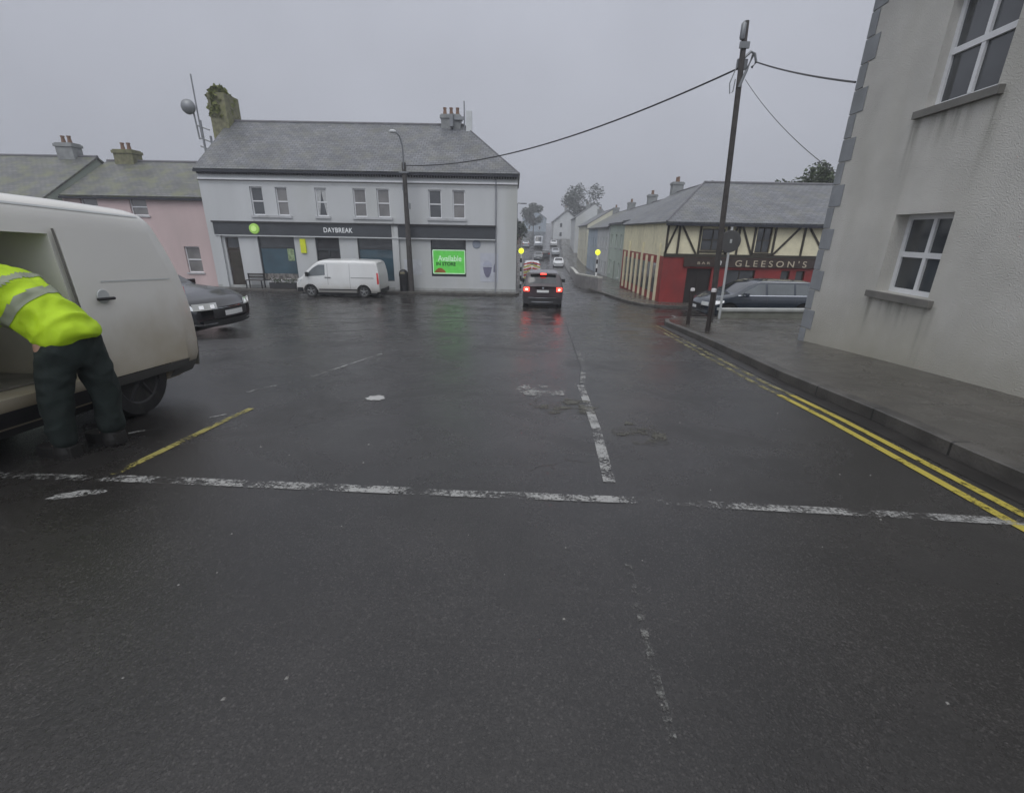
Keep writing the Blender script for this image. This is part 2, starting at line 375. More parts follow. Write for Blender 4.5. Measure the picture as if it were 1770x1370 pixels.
damp(M['roughcast'], [(1.80, 1.12, .12, .9), (3.05, 1.12, .14, 1.1), (2.4, 1.12, .5, .5), (1.78, 3.66, .14, 1.5), (3.1, 3.66, .12, 1.2), (2.4, 3.66, .5, .6)], (.24, .235, .20), .75)
damp(M['render_white'], [(2.7, 3.7, .08, .9), (4.9, 3.7, .08, .8), (7.0, 3.7, .1, 1.0), (8.35, 3.7, .08, .9), (10.5, 3.7, .09, 1.0), (12.5, 3.7, .08, .9), (14.6, 3.7, .1, .9), (9.4, 3.7, .05, 1.0)], (.26, .27, .25), .7)
splash(M['van_dirty'], .62, 1.35, (.36, .30, .19), .9)
splash(M['van_white'], .6, 1.1, (.42, .38, .31), .5)
M['car_black'] = mat('black_car_paint', (.012, .014, .018), .22, coat=.6, var=.1)
M['car_navy'] = mat('dark_blue_car_paint', (.026, .036, .052), .2, coat=.8, var=.1)
M['car_maroon'] = mat('dark_plum_car_paint', (.045, .033, .038), .25, coat=.7, var=.1)
M['car_grey'] = mat('grey_car_paint', (.16, .17, .18), .25, coat=.7, var=.1)
M['car_white'] = mat('white_car_paint', (.68, .69, .70), .3, coat=.6, var=.05)
M['car_silver'] = mat('silver_car_paint', (.40, .42, .45), .3, metal=.4, coat=.6, var=.05)
M['chrome'] = mat('chrome', (.6, .62, .64), .15, metal=1, var=.05)
M['lamp_clear'] = mat('headlamp_glass', (.45, .48, .50), .08, metal=.4, coat=1, emit=(1, .98, .9), estr=.12)
M['lamp_on'] = mat('lit_headlamp', (.9, .92, .95), .2, emit=(1, 1, 1), estr=.25)
M['tail_red'] = mat('red_lamp_lens', (.30, .02, .02), .15, coat=1, emit=(1, .03, .02), estr=.15)
M['brake'] = mat('lit_brake_lamp', (.9, .06, .05), .2, emit=(1, .045, .03), estr=5.0)
M['brake_core'] = mat('brake_lamp_core', (1, .5, .45), .2, emit=(1, .42, .34), estr=6.0)
M['plate'] = mat('number_plate', (.70, .71, .70), .4, var=.04)
M['beacon'] = mat('lit_yellow_globe', (.85, .80, .05), .3, emit=(.82, .92, .05), estr=1.25)
M['pole_wood'] = mat('weathered_pole_timber', (.060, .055, .052), .8, var=.3, scale=6, bump=.4, bscale=25)
M['galv'] = mat('galvanised_steel', (.22, .23, .24), .45, metal=.5, var=.15)
M['galv_light'] = mat('pale_grey_metal', (.52, .54, .54), .5, var=.08)
M['red_wall'] = mat('red_pub_render', (.26, .030, .028), .55, var=.15, scale=2, dirt=(.10, .03, .03), dirt_amt=.5)
M['pub_cream'] = mat('cream_pub_render', (.74, .69, .49), .75, var=.08, dirt=(.36, .33, .22), dirt_amt=.4)
M['timber'] = mat('dark_brown_timber', (.040, .034, .024), .6, var=.2, scale=6)
M['pub_dark'] = mat('dark_sign_board', (.045, .030, .024), .5, var=.2)
M['brick_red'] = mat('old_brick', (.20, .12, .09), .8, var=.25, scale=8, bump=.3)
M['chimney_moss'] = mat('mossy_chimney_render', (.17, .165, .10), .9, var=.35, scale=5, bump=.8, bscale=14, dirt=(.20, .21, .07), dirt_amt=.85)
M['chimney_grey'] = mat('grey_chimney_render', (.24, .25, .25), .85, var=.2, scale=3, bump=.3)
M['pot'] = mat('clay_pot', (.20, .12, .08), .8, var=.2)
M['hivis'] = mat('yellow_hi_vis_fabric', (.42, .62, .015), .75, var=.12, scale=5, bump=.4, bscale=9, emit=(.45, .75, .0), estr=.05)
M['reflect'] = mat('grey_reflective_tape', (.26, .29, .20), .4, var=.1)
M['trouser'] = mat('dark_green_work_trousers', (.015, .024, .022), .85, var=.35, scale=7, bump=.5, bscale=12)
M['skin'] = mat('skin', (.45, .27, .2), .55, var=.08)
M['hair'] = mat('dark_hair', (.03, .022, .016), .7, var=.3, scale=30)
M['boot'] = mat('black_boots', (.02, .019, .018), .6, var=.2)
M['leaf'] = mat('tree_leaves', (.060, .082, .040), .7, var=.55, scale=1.2)
M['leaf_dark'] = mat('dark_tree_leaves', (.035, .050, .032), .7, var=.55, scale=1.0)
M['bark'] = mat('bark', (.06, .05, .04), .9, var=.3, bump=.5)
M['flower'] = mat('flowers', (.55, .52, .54), .7, var=.3, scale=20)
M['red_panel'] = mat('red_reflective_stripe', (.55, .06, .05), .4)
M['yellow_panel'] = mat('yellow_reflective_stripe', (.62, .55, .12), .4)
M['green_box'] = mat('green_cabinet_paint', (.16, .20, .17), .5, var=.15)

# ------------------------------------------------------------------ mesh helpers
class MB:
    def __init__(s): s.v = []; s.f = []; s.uv = {}
    def add(s, vs, fs):
        b = len(s.v); s.v += [tuple(q) for q in vs]; s.f += [tuple(b + i for i in f) for f in fs]; return s
    def box(s, x0, x1, y0, y1, z0, z1):
        return s.add([(x0,y0,z0),(x1,y0,z0),(x1,y1,z0),(x0,y1,z0),(x0,y0,z1),(x1,y0,z1),(x1,y1,z1),(x0,y1,z1)],
                     [(0,3,2,1),(4,5,6,7),(0,1,5,4),(1,2,6,5),(2,3,7,6),(3,0,4,7)])
    def prism(s, poly, a, b, axis='y'):
        n = len(poly)
        g = {'y': lambda u, v, t: (u, t, v), 'x': lambda u, v, t: (t, u, v), 'z': lambda u, v, t: (u, v, t)}[axis]
        return s.add([g(u, v, a) for u, v in poly] + [g(u, v, b) for u, v in poly],
                     [tuple(range(n))[::-1], tuple(range(n, 2 * n))] + [(i, (i+1) % n, n + (i+1) % n, n + i) for i in range(n)])
    def tube(s, pts, r, n=10, caps=True):
        pts = [Vector(p) for p in pts]; rs = r if isinstance(r, (list, tuple)) else [r] * len(pts)
        rings = []; up = Vector((0, 0, 1))
        for i, p in enumerate(pts):
            d = (pts[min(i+1, len(pts)-1)] - pts[max(i-1, 0)]).normalized()
            u = up if abs(d.dot(up)) < .95 else Vector((1, 0, 0))
            a = d.cross(u).normalized(); c = a.cross(d).normalized()
            rings.append([p + (a * math.cos(2*PI*k/n) + c * math.sin(2*PI*k/n)) * rs[i] for k in range(n)])
        vs = [q for rg in rings for q in rg]; fs = []
        for i in range(len(pts) - 1):
            for k in range(n):
                fs.append((i*n+k, i*n+(k+1) % n, (i+1)*n+(k+1) % n, (i+1)*n+k))
        if caps: fs += [tuple(range(n))[::-1], tuple(range((len(pts)-1)*n, len(pts)*n))]
        return s.add(vs, fs)
    def lathe(s, prof, c=(0, 0, 0), axis='z', n=24):
        vs = []; fs = []
        for r, h in prof:
            for k in range(n):
                a = 2*PI*k/n
                p = {'z': (r*math.cos(a), r*math.sin(a), h), 'y': (r*math.cos(a), h, r*math.sin(a)), 'x': (h, r*math.cos(a), r*math.sin(a))}[axis]
                vs.append((p[0]+c[0], p[1]+c[1], p[2]+c[2]))
        for i in range(len(prof)-1):
            for k in range(n): fs.append((i*n+k, i*n+(k+1) % n, (i+1)*n+(k+1) % n, (i+1)*n+k))
        fs += [tuple(range(n))[::-1], tuple(range((len(prof)-1)*n, len(prof)*n))]
        return s.add(vs, fs)
    def mesh(s, name, m, smooth=False, bevel=0, fixn=True):
        me = bpy.data.meshes.new(name); me.from_pydata(s.v, [], s.f)
        bm = bmesh.new(); bm.from_mesh(me)
        if fixn: bmesh.ops.recalc_face_normals(bm, faces=bm.faces)
        if bevel:
            bmesh.ops.bevel(bm, geom=list(bm.edges), offset=bevel, segments=2, affect='EDGES', profile=.6)
        bm.to_mesh(me); bm.free()
        for mm in (m if isinstance(m, (list, tuple)) else [m]): me.materials.append(mm)
        if smooth:
            me.polygons.foreach_set('use_smooth', [True] * len(me.polygons))
            try: me.set_sharp_from_angle(angle=math.radians(38))
            except Exception: pass
        return me
    def obj(s, name, m, parent=None, smooth=False, bevel=0, label=None, loc=None, fixn=True):
        o = bpy.data.objects.new(name, s.mesh(name, m, smooth, bevel, fixn)); COL.objects.link(o)
        if parent: o.parent = parent
        if loc: o.location = loc
        if label: o['label'] = label
        return o
def root(name, label, cat, loc=(0, 0, 0), rz=0, group=None, pitch=0):
    o = bpy.data.objects.new(name, None); COL.objects.link(o); o.empty_display_size = .3
    o.location = loc; o.rotation_euler = (0, -pitch, rz); o['label'] = label; o['category'] = cat
    if group: o['group'] = group
    return o
def struct(o, kind='structure'): o['kind'] = kind; return o
def tag(o, label, cat, group=None):
    o['label'] = label; o['category'] = cat
    if group: o['group'] = group
    return o
def dup(r, loc, rz, label, group=None, pitch=0, scale=None):
    c = r.copy(); COL.objects.link(c); c.location = loc; c.rotation_euler = (0, -pitch, rz); c['label'] = label
    if scale: c.scale = scale
    if group: c['group'] = group
    for ch in list(r.children):
        d = ch.copy(); COL.objects.link(d); d.parent = c
        for g in list(ch.children):
            h = g.copy(); COL.objects.link(h); h.parent = d
    return c
def text(body, size, m, parent, mtx, name='lettering', extr=.01, width=None, spacing=1.0, bold=0.0):
    cu = bpy.data.curves.new(name, 'FONT'); cu.body = body; cu.size = size; cu.extrude = extr
    cu.align_x = 'CENTER'; cu.align_y = 'CENTER'; cu.space_character = spacing; cu.offset = bold
    tmp = bpy.data.objects.new('tmp_text', cu); COL.objects.link(tmp)
    dg = bpy.context.evaluated_depsgraph_get(); dg.update()
    me = bpy.data.meshes.new_from_object(tmp.evaluated_get(dg)); me.name = name
    bpy.data.objects.remove(tmp)
    if width:
        xs = [v.co.x for v in me.vertices]; k = width / (max(xs) - min(xs))
        for v in me.vertices: v.co.x *= k
    me.transform(mtx); me.materials.clear(); me.materials.append(m)
    o = bpy.data.objects.new(name, me); COL.objects.link(o); o.parent = parent
    return o
FRONT = Matrix.Rotation(PI / 2, 4, 'X')     # text standing upright, read from -Y

# ------------------------------------------------------------------ ground sheets
def sheet(name, m, xs, ys, off=0.0, kind='structure'):
    mb = MB(); vs = [(x, y, G(y) + off) for y in ys for x in xs]; n = len(xs)
    fs = [(j*n+i, j*n+i+1, (j+1)*n+i+1, (j+1)*n+i) for j in range(len(ys)-1) for i in range(n-1)]
    mb.add(vs, fs); o = mb.obj(name, m, smooth=True, fixn=False); struct(o, kind); return o
def frange(a, b, s):
    r = []; x = a
    while x < b - 1e-6: r.append(x); x += s
    return r + [b]
ys_all = frange(-55, 44, .25) + frange(45, 130, 1.0)[0:] + frange(134, 600, 6)[0:]
struct(sheet('ground', M['ground'], [-300, -100, -40, 0, 40, 100, 300], ys_all, -.08))
# junction and street as one sheet of asphalt
mb = MB()
def street_edges(y):
    if y < 27.0: return -60, 60
    l = .2 + .024 * (y - 31) if y > 28 else .1
    r = 60 if y < 27.0 else 5.2 + .075 * (y - 34) + .6
    return l - .6, r
ys_r = frange(-55, 44, .25) + frange(45, 130, 1.0) + frange(134, 320, 6)
rows = []
for y in ys_r:
    a, b = street_edges(y)
    rows.append([(a + (b - a) * i / 8, y, G(y)) for i in range(9)])
vs = [p for r in rows for p in r]
fs = [(j*9+i, j*9+i+1, (j+1)*9+i+1, (j+1)*9+i) for j in range(len(rows)-1) for i in range(8)]
mb.add(vs, fs); road = struct(mb.obj('road', M['road'], smooth=True, fixn=False))

def kerb_and_pave(name, kerb, inner, h=.12):
    """pavement strip between a kerb polyline and an inner polyline (same length), with a kerb stone course"""
    def dens(pl, n):
        L_ = [0]
        for a, b in zip(pl, pl[1:]): L_.append(L_[-1] + math.dist(a, b))
        o = []
        for i in range(n + 1):
            t = L_[-1] * i / n; k = 0
            while k < len(pl) - 2 and t > L_[k+1]: k += 1
            u = (t - L_[k]) / max(1e-9, L_[k+1] - L_[k])
            o.append((pl[k][0] + (pl[k+1][0]-pl[k][0])*u, pl[k][1] + (pl[k+1][1]-pl[k][1])*u))
        return o
    n = max(40, int(max(math.dist(a, b) for a, b in zip(kerb, kerb[1:])) * 6)) if len(kerb) < 3 else 160
    K = []; I = []
    for k in range(len(kerb) - 1):            # keep correspondence segment by segment
        m_ = max(2, int(math.dist(kerb[k], kerb[k+1]) / .35))
        m_ = min(m_, 140)
        for i in range(m_):
            u = i / m_
            K.append((kerb[k][0] + (kerb[k+1][0]-kerb[k][0])*u, kerb[k][1] + (kerb[k+1][1]-kerb[k][1])*u))
            I.append((inner[k][0] + (inner[k+1][0]-inner[k][0])*u, inner[k][1] + (inner[k+1][1]-inner[k][1])*u))
    K.append(kerb[-1]); I.append(inner[-1])
    mb = MB(); kb = MB(); W_ = 14; vs = []
    kin = []
    for a, b in zip(K, I):
        d = Vector((b[0]-a[0], b[1]-a[1])); d.normalize(); kin.append((a[0]+d.x*.14, a[1]+d.y*.14))
    for a, b in zip(kin, I):
        for i in range(W_ + 1):
            u = i / W_; x = a[0]+(b[0]-a[0])*u; y = a[1]+(b[1]-a[1])*u; vs.append((x, y, G(y) + h))
    fs = [(j*(W_+1)+i, j*(W_+1)+i+1, (j+1)*(W_+1)+i+1, (j+1)*(W_+1)+i) for j in range(len(K)-1) for i in range(W_)]
    mb.add(vs, fs); p = struct(mb.obj(name, M['pave'], smooth=True))
    bm = bmesh.new(); bm.from_mesh(p.data)
    if sum(f.normal.z for f in bm.faces) < 0: bmesh.ops.reverse_faces(bm, faces=bm.faces)
    bm.to_mesh(p.data); bm.free()
    vs = []
    for a, b in zip(K, kin):
        vs += [(a[0], a[1], G(a[1]) - .1), (a[0], a[1], G(a[1]) + h - .008), (a[0]+(b[0]-a[0])*.12, a[1]+(b[1]-a[1])*.12, G(a[1]) + h + .004), (b[0], b[1], G(b[1]) + h + .004), (b[0], b[1], G(b[1]) - .1)]
    fs = [(j*5+i, j*5+i+1, (j+1)*5+i+1, (j+1)*5+i) for j in range(len(K)-1) for i in range(4)]
    kb.add(vs, fs); struct(kb.obj('kerb', M['kerb']))
kerb_and_pave('pavement', [(3.3, -14), (3.45, -2), (3.55, 3.2), (3.62, 4.3), (3.66, 6.1), (3.87, 8.0), (4.25, 11), (4.62, 13.9), (5.0, 15.2), (5.8, 16.4), (7.4, 17.2), (14, 17.9), (40, 18.4)],
              [(9, -14), (9, -2), (9, 3.2), (9, 4.3), (9, 6.1), (9.2, 8.0), (9.6, 9.0), (10, 9.6), (10.4, 9.9), (11, 10), (12, 10), (16, 10), (40, 10)])
kerb_and_pave('pavement', [(40, 22.6), (12, 22.4), (7.4, 22.4), (6.4, 22.8), (6.0, 24.2), (5.5, 27), (4.95, 31), (5.1, 36), (6.2, 50), (7.0, 60), (8.6, 82), (10.4, 106), (14, 150), (20, 220)],
              [(40, 25), (12, 25), (9, 25), (8.5, 25.4), (8.5, 26), (9, 28), (9.6, 31), (10.2, 36), (11, 50), (11.6, 60), (13, 82), (15, 106), (18.5, 150), (24.5, 220)])
kerb_and_pave('pavement', [(-60, 26.6), (-20, 26.6), (-6, 26.55), (-.6, 26.45), (0.1, 26.6), (.32, 27.2), (.3, 31), (.7, 50), (1.4, 80), (2.4, 120), (5.6, 160), (9, 220)],
              [(-60, 28.4), (-20, 28.4), (-6, 28.4), (-2.4, 28.4), (-2, 28.6), (-1.8, 29), (-1.8, 31), (-1.6, 50), (-1, 80), (.2, 120), (3.4, 160), (6.8, 220)])

def strip(name, pts, width, m, off=.004, label=None):
    """painted line following the ground; pts = centre line"""
    mb = MB(); P_ = []
    for a, b in zip(pts, pts[1:]):
        n = max(1, int(math.dist(a, b) / .2))
        P_ += [(a[0]+(b[0]-a[0])*i/n, a[1]+(b[1]-a[1])*i/n) for i in range(n)]
    P_.append(pts[-1]); vs = []
    for i, p in enumerate(P_):
        q0 = P_[max(0, i-1)]; q1 = P_[min(len(P_)-1, i+1)]
        d = Vector((q1[0]-q0[0], q1[1]-q0[1])).normalized(); nx, ny = -d.y, d.x
        for s_ in (-.5, .5):
            x, y = p[0]+nx*width*s_, p[1]+ny*width*s_; vs.append((x, y, G(y)+off))
    fs = [(2*i, 2*i+1, 2*i+3, 2*i+2) for i in range(len(P_)-1)]
    mb.add(vs, fs); o = mb.obj(name, m); struct(o)
    if sum(p.normal.z for p in o.data.polygons) < 0:
        bm = bmesh.new(); bm.from_mesh(o.data); bmesh.ops.reverse_faces(bm, faces=bm.faces); bm.to_mesh(o.data); bm.free()
    return o
strip('road_marking', [(-2.75, 2.73), (-1.9, 2.69), (-.62, 2.62)], .095, M['white_paint'])
strip('road_marking', [(-.38, 2.60), (.07, 2.585), (.86, 2.55)], .085, M['white_paint'])
strip('road_marking', [(1.18, 2.52), (2.0, 2.46), (3.2, 2.36)], .085, M['white_paint'])
strip('road_marking', [(-.62, 2.62), (-.38, 2.60)], .08, M['white_paint_faint'])
strip('road_marking', [(.86, 2.55), (1.18, 2.52)], .07, M['white_paint_faint'])
strip('road_marking', [(-3.6, 2.74), (-2.75, 2.72)], .08, M['white_paint_faint'])
strip('road_marking', [(.685, 2.80), (.78, 3.9), (.86, 5.5)], .085, M['white_paint'])
strip('road_marking', [(.90, 5.62), (1.06, 6.6), (1.16, 8.0)], .07, M['white_paint_faint'])
strip('road_marking', [(.60, 1.9), (.565, 1.5), (.53, 1.0)], .03, paint_mat('ghost_paint', (.17, .17, .16), .30, 30))
strip('road_marking', [(2.72, -3), (3.02, 2.4), (3.16, 4.3), (3.19, 5.2)], .07, M['yellow_paint'])
strip('road_marking', [(3.19, 5.2), (3.20, 5.8), (3.38, 8.0), (3.76, 11), (3.97, 12.4), (4.2, 14)], .07, M['yellow_worn'])
strip('road_marking', [(2.88, -3), (3.18, 2.4), (3.31, 4.3), (3.34, 5.2)], .07, M['yellow_paint'])
strip('road_marking', [(3.34, 5.2), (3.35, 5.8), (3.53, 8.0), (3.91, 11), (4.12, 12.4), (4.35, 14)], .07, M['yellow_worn'])
strip('road_marking', [(-2.73, 2.78), (-2.66, 3.85), (-2.62, 4.3)], .065, paint_mat('dull_yellow_paint', (.32, .28, .08), .62, 30))
strip('road_marking', [(-3.25, 3.55), (-2.95, 3.85), (-2.75, 4.1)], .035, M['white_paint_faint'])
strip('road_marking', [(-3.0, 4.9), (-2.62, 5.6), (-2.3, 7.0), (-2.05, 8.1)], .05, M['white_paint_faint'])
strip('road_marking', [(5.95, 16.2), (6.5, 18.9)], .12, M['white_paint'])
strip('road_marking', [(3.0, 32), (4.1, 60), (5.4, 90)], .12, M['white_paint_faint'])
def blotch(name, cx, cy, rx, ry, m, ang=0, off=.004, seed=1):
    rnd = random.Random(seed); n = 22; mb = MB(); vs = [(cx, cy, G(cy)+off)]
    for k in range(n):
        a = 2*PI*k/n; r = 1 + rnd.uniform(-.22, .22); x = rx*r*math.cos(a); y = ry*r*math.sin(a)
        X = cx + x*math.cos(ang) - y*math.sin(ang); Y = cy + x*math.sin(ang) + y*math.cos(ang); vs.append((X, Y, G(Y)+off))
    mb.add(vs, [(0, 1+k, 1+(k+1) % n) for k in range(n)]); return struct(mb.obj(name, m))
blotch('road_patch', -1.50, 4.76, .10, .10, M['white_solid'], .5, seed=3)
blotch('road_patch', .55, 4.55, .36, .28, M['yellow_faint'], 0, seed=5)
blotch('road_patch', 1.15, 3.75, .26, .30, M['yellow_faint'], 0, seed=8)
blotch('road_patch', -2.72, 2.50, .15, .05, M['white_paint'], .35, seed=9)
blotch('road_patch', .35, 5.2, .3, .3, M['white_paint_faint'], .2, seed=12)
strip('drain_channel', [(3.12+.19, -4), (3.31, -2), (3.43, 3.2), (3.50, 4.3), (3.54, 6.1), (3.75, 8.0), (4.13, 11), (4.5, 13.9)], .2, mat('dark_gutter_asphalt', (.022, .020, .018), .5, var=.4, scale=4), .003)
M['joint'] = mat('bitumen_joint', (.015, .015, .015), .4)
strip('road_joint', [(.86, 5.55), (1.02, 6.6), (1.12, 8.0), (1.32, 10.5), (1.7, 15)], .025, M['joint'], .003)
for i in range(26):                                   # small bright stones lying on the wet road: one object
    pass
mb = MB(); rnd = random.Random(4)
for i in range(46):
    y = rnd.uniform(.9, 6); x = rnd.uniform(-2.6, 3.0) * (.4 + y / 6); r = rnd.uniform(.003, .008)
    z = G(y)
    mb.add([(x-r, y-r, z), (x+r, y-r*.6, z), (x+r*.7, y+r, z), (x-r*.6, y+r, z), (x, y, z+r)], [(0,1,4),(1,2,4),(2,3,4),(3,0,4)])
g = struct(mb.obj('grit', mat('pale_grit', (.24, .235, .22), .6)), 'stuff'); g['label'] = 'pale grit scattered on the wet asphalt'; g['category'] = 'grit'

# ------------------------------------------------------------------ buildings
def quad_uv(me):
    """world-size UVs from each face's own plane (slates run along the eaves)"""
    uv = me.uv_layers.new(name='UVMap')
    for p in me.polygons:
        nrm = p.normal; up = Vector((0, 0, 1)); u = up.cross(nrm)
        if u.length < 1e-3: u = Vector((1, 0, 0))
        u.normalize(); v = nrm.cross(u)
        for li in p.loop_indices:
            c = me.vertices[me.loops[li].vertex_index].co; uv.data[li].uv = (c.dot(u), c.dot(v))
def wall_front(mb, x0, x1, z0, z1, holes, y=0, depth=.16):
    xs = sorted({x0, x1, *[h[0] for h in holes], *[h[1] for h in holes]}); zs = sorted({z0, z1, *[h[2] for h in holes], *[h[3] for h in holes]})
    for a, b in zip(xs, xs[1:]):
        for c, d in zip(zs, zs[1:]):
            mx, mz = (a+b)/2, (c+d)/2
            if any(h[0] < mx < h[1] and h[2] < mz < h[3] for h in holes): continue
            mb.add([(a, y, c), (b, y, c), (b, y, d), (a, y, d)], [(0, 1, 2, 3)])
    for a, b, c, d in [h[:4] for h in holes]:
        e_ = y + depth
        mb.add([(a,y,c),(b,y,c),(b,y,d),(a,y,d),(a,e_,c),(b,e_,c),(b,e_,d),(a,e_,d)], [(0,4,5,1),(1,5,6,2),(2,6,7,3),(3,7,4,0)])
def sash(r, x0, x1, z0, z1, y=0, dep=.10, sill=True, gm=None, fm=None, fr=.055, mid=True, cols=1, sillm=None, curtain=False, sill_x=None, sill_h=.08):
    """window part: frame bars, pane as sub-part, sill as sub-part"""
    fm = fm or M['upvc']; mb = MB(); yy = y + dep
    mb.box(x0, x0+fr, yy, yy+.05, z0, z1); mb.box(x1-fr, x1, yy, yy+.05, z0, z1)
    mb.box(x0+fr, x1-fr, yy, yy+.05, z0, z0+fr); mb.box(x0+fr, x1-fr, yy, yy+.05, z1-fr, z1)
    if mid:
        zm = (z0+z1)/2; mb.box(x0+fr, x1-fr, yy-.012, yy+.048, zm-fr*.55, zm+fr*.55)
    for k in range(1, cols):
        xm = x0 + (x1-x0)*k/cols; mb.box(xm-fr*.45, xm+fr*.45, yy-.006, yy+.046, z0+fr, z1-fr)
    f = mb.obj('window', fm, r)
    MB().box(x0+.01, x1-.01, yy+.028, yy+.032, z0+.01, z1-.01).obj('pane', gm or M['glass'], f)
    if curtain:
        c = MB()
        for sgn, xa in ((1, x0+fr), (-1, x1-fr)):
            c.prism([(xa, z1-fr), (xa+sgn*(x1-x0)*.42, z1-fr), (xa+sgn*(x1-x0)*.30, (z0+z1)/2+.1), (xa+sgn*(x1-x0)*.10, z0+fr), (xa, z0+fr)], yy+.012, yy+.022)
        c.obj('curtain', M['curtain'], f)
    if sill:
        a, b = sill_x or (x0-.08, x1+.08)
        MB().box(a, b, y-.07, y+.09, z0-sill_h, z0-.003).obj('sill', sillm or M['sill_w'], f)
    return f
def roof(r, w_, d, ze, zr, m, ov=.25, side=.12, hipL=0, hipR=0, yr=None, th=.09, eave_y=None):
    """pitched roof, ridge along local x; hips by length"""
    yr = yr or d/2; eo = ov
    sl = (zr-ze)/yr; zE = ze - sl*eo; zB = ze - (zr-ze)/(d-yr)*eo
    a, b = -side, w_+side
    F0 = Vector((a, -eo, zE)); F1 = Vector((b, -eo, zE)); B0 = Vector((a, d+eo, zB)); B1 = Vector((b, d+eo, zB))
    R0 = Vector((hipL if hipL else a, yr, zr)); R1 = Vector((w_-hipR if hipR else b, yr, zr))
    def slab(pts):
        nrm = (pts[1]-pts[0]).cross(pts[2]-pts[1]).normalized()
        if nrm.z < 0: nrm = -nrm
        n = len(pts); mb.add([p for p in pts] + [p + nrm*th for p in pts], [tuple(range(n)), tuple(range(n, 2*n))] + [(i, (i+1) % n, n+(i+1) % n, n+i) for i in range(n)])
    mb = MB(); slab([F0, F1, R1, R0]); slab([B1, B0, R0, R1])
    if hipL: slab([B0, F0, R0])
    if hipR: slab([F1, B1, R1])
    o = mb.obj('roof', m, r); quad_uv(o.data)
    rt = MB(); rt.tube([R0+Vector((0, 0, th)), R1+Vector((0, 0, th))], .09, 8)
    if hipR: rt.tube([R1+Vector((0, 0, th)), F1+Vector((0, 0, th*.9))], .06, 6); rt.tube([R1+Vector((0, 0, th)), B1+Vector((0, 0, th*.9))], .06, 6)
    if hipL: rt.tube([R0+Vector((0, 0, th)), F0+Vector((0, 0, th*.9))], .06, 6)
    rt.obj('ridge_tiles', M['ridge'], o, smooth=True)
    gt = MB(); gt.box(a, b, -eo-.10, -eo+.01, zE-.10, zE+.0); gt.obj('gutter', M['gutter'], o)
    return o
def shell(r, w_, d, h, holes, m, zr=None, dep=.16, yr=None, gabL=True, gabR=True, z0=-.6, sides=True, label=None):
    mb = MB(); wall_front(mb, 0, w_, z0, h, holes, depth=dep)
    yr = yr or d/2
    for x, gab in ((0, gabL), (w_, gabR)):
        if gab and zr: mb.add([(x,0,z0),(x,d,z0),(x,d,h),(x,yr,zr-.02),(x,0,h)], [(0,1,2,3,4)])
        else: mb.add([(x,0,z0),(x,d,z0),(x,d,h),(x,0,h)], [(0,1,2,3)])
    mb.add([(0,d,z0),(w_,d,z0),(w_,d,h),(0,d,h)], [(0,1,2,3)])
    mb.add([(0,0,h-.05),(w_,0,h-.05),(w_,d,h-.05),(0,d,h-.05)], [(0,1,2,3)])
    return mb.obj('wall', m, r, label=label)
def chimney(r, x, y, z0, z1, wx, wy, m, pots=2, potm=None, cap=True, name='chimney'):
    mb = MB(); mb.box(x-wx/2, x+wx/2, y-wy/2, y+wy/2, z0, z1)
    if cap: mb.box(x-wx/2-.06, x+wx/2+.06, y-wy/2-.06, y+wy/2+.06, z1-.22, z1-.06)
    c = mb.obj(name, m, r)
    for k in range(pots):
        px = x + (k-(pots-1)/2)*min(.38, wx/max(1, pots))
        MB().lathe([(.10, z1), (.12, z1+.03), (.085, z1+.30), (.11, z1+.36), (.11, z1+.40), (.06, z1+.40)], (px, y, 0), n=12).obj('chimney_pot', potm or M['pot'], c, smooth=True)
    return c

# ---- corner shop, white, two storeys -------------------------------------
BZ = -1.90; BX = -17.33
shop = root('shop_building', 'long white two-storey corner shop building with slate roof and dark shopfront sign', 'shop building', (BX, 27.5, BZ))
def sx(X): return X - BX
def szz(Z): return Z - BZ
WIN = [(-14.62, -13.94, False, 0), (-13.22, -12.58, False, 1), (-11.04, -10.41, True, 0), (-8.95, -8.25, False, 2), (-7.65, -6.95, False, 1), (-4.80, -4.09, False, 0), (-3.47, -2.79, False, 1)]
zw0, zw1 = szz(2.08), szz(3.53)
door1 = (sx(-16.47), sx(-15.70), 0.05, szz(.87))
sw1 = (sx(-14.62), sx(-12.54), szz(-1.50), szz(.97))
dr2 = (sx(-11.34), sx(-9.98), 0.05, szz(1.0))
sw3 = (sx(-8.95), sx(-6.87), szz(-1.40), szz(1.0))
sw4 = (sx(-4.78), sx(-2.78), szz(-1.08), szz(1.03))
holes = [(sx(a), sx(b), zw0, zw1) for a, b, _, _ in WIN] + [door1, sw1, dr2, sw3, sw4]
SW_, SD_, SE_, SR_ = 17.43, 8.4, szz(4.42), szz(7.35)
shell(shop, SW_, SD_, SE_, holes, M['render_white'], zr=SR_, gabR=False)
rf = roof(shop, SW_, SD_, SE_, SR_, M['slate'], ov=.16, side=.06, hipR=3.3)
GM = [M['glass'], M['glass_blind'], M['glass_blind']]
sills = {0: (sx(-14.72), sx(-12.46)), 3: (sx(-9.05), sx(-6.83)), 5: (sx(-4.9), sx(-2.69)), 2: (sx(-11.15), sx(-10.3))}
for i, (a, b, cu, g) in enumerate(WIN):
    sash(shop, sx(a), sx(b), zw0, zw1, sill=(i in sills), sill_x=sills.get(i), gm=GM[g], curtain=cu, sill_h=.13)
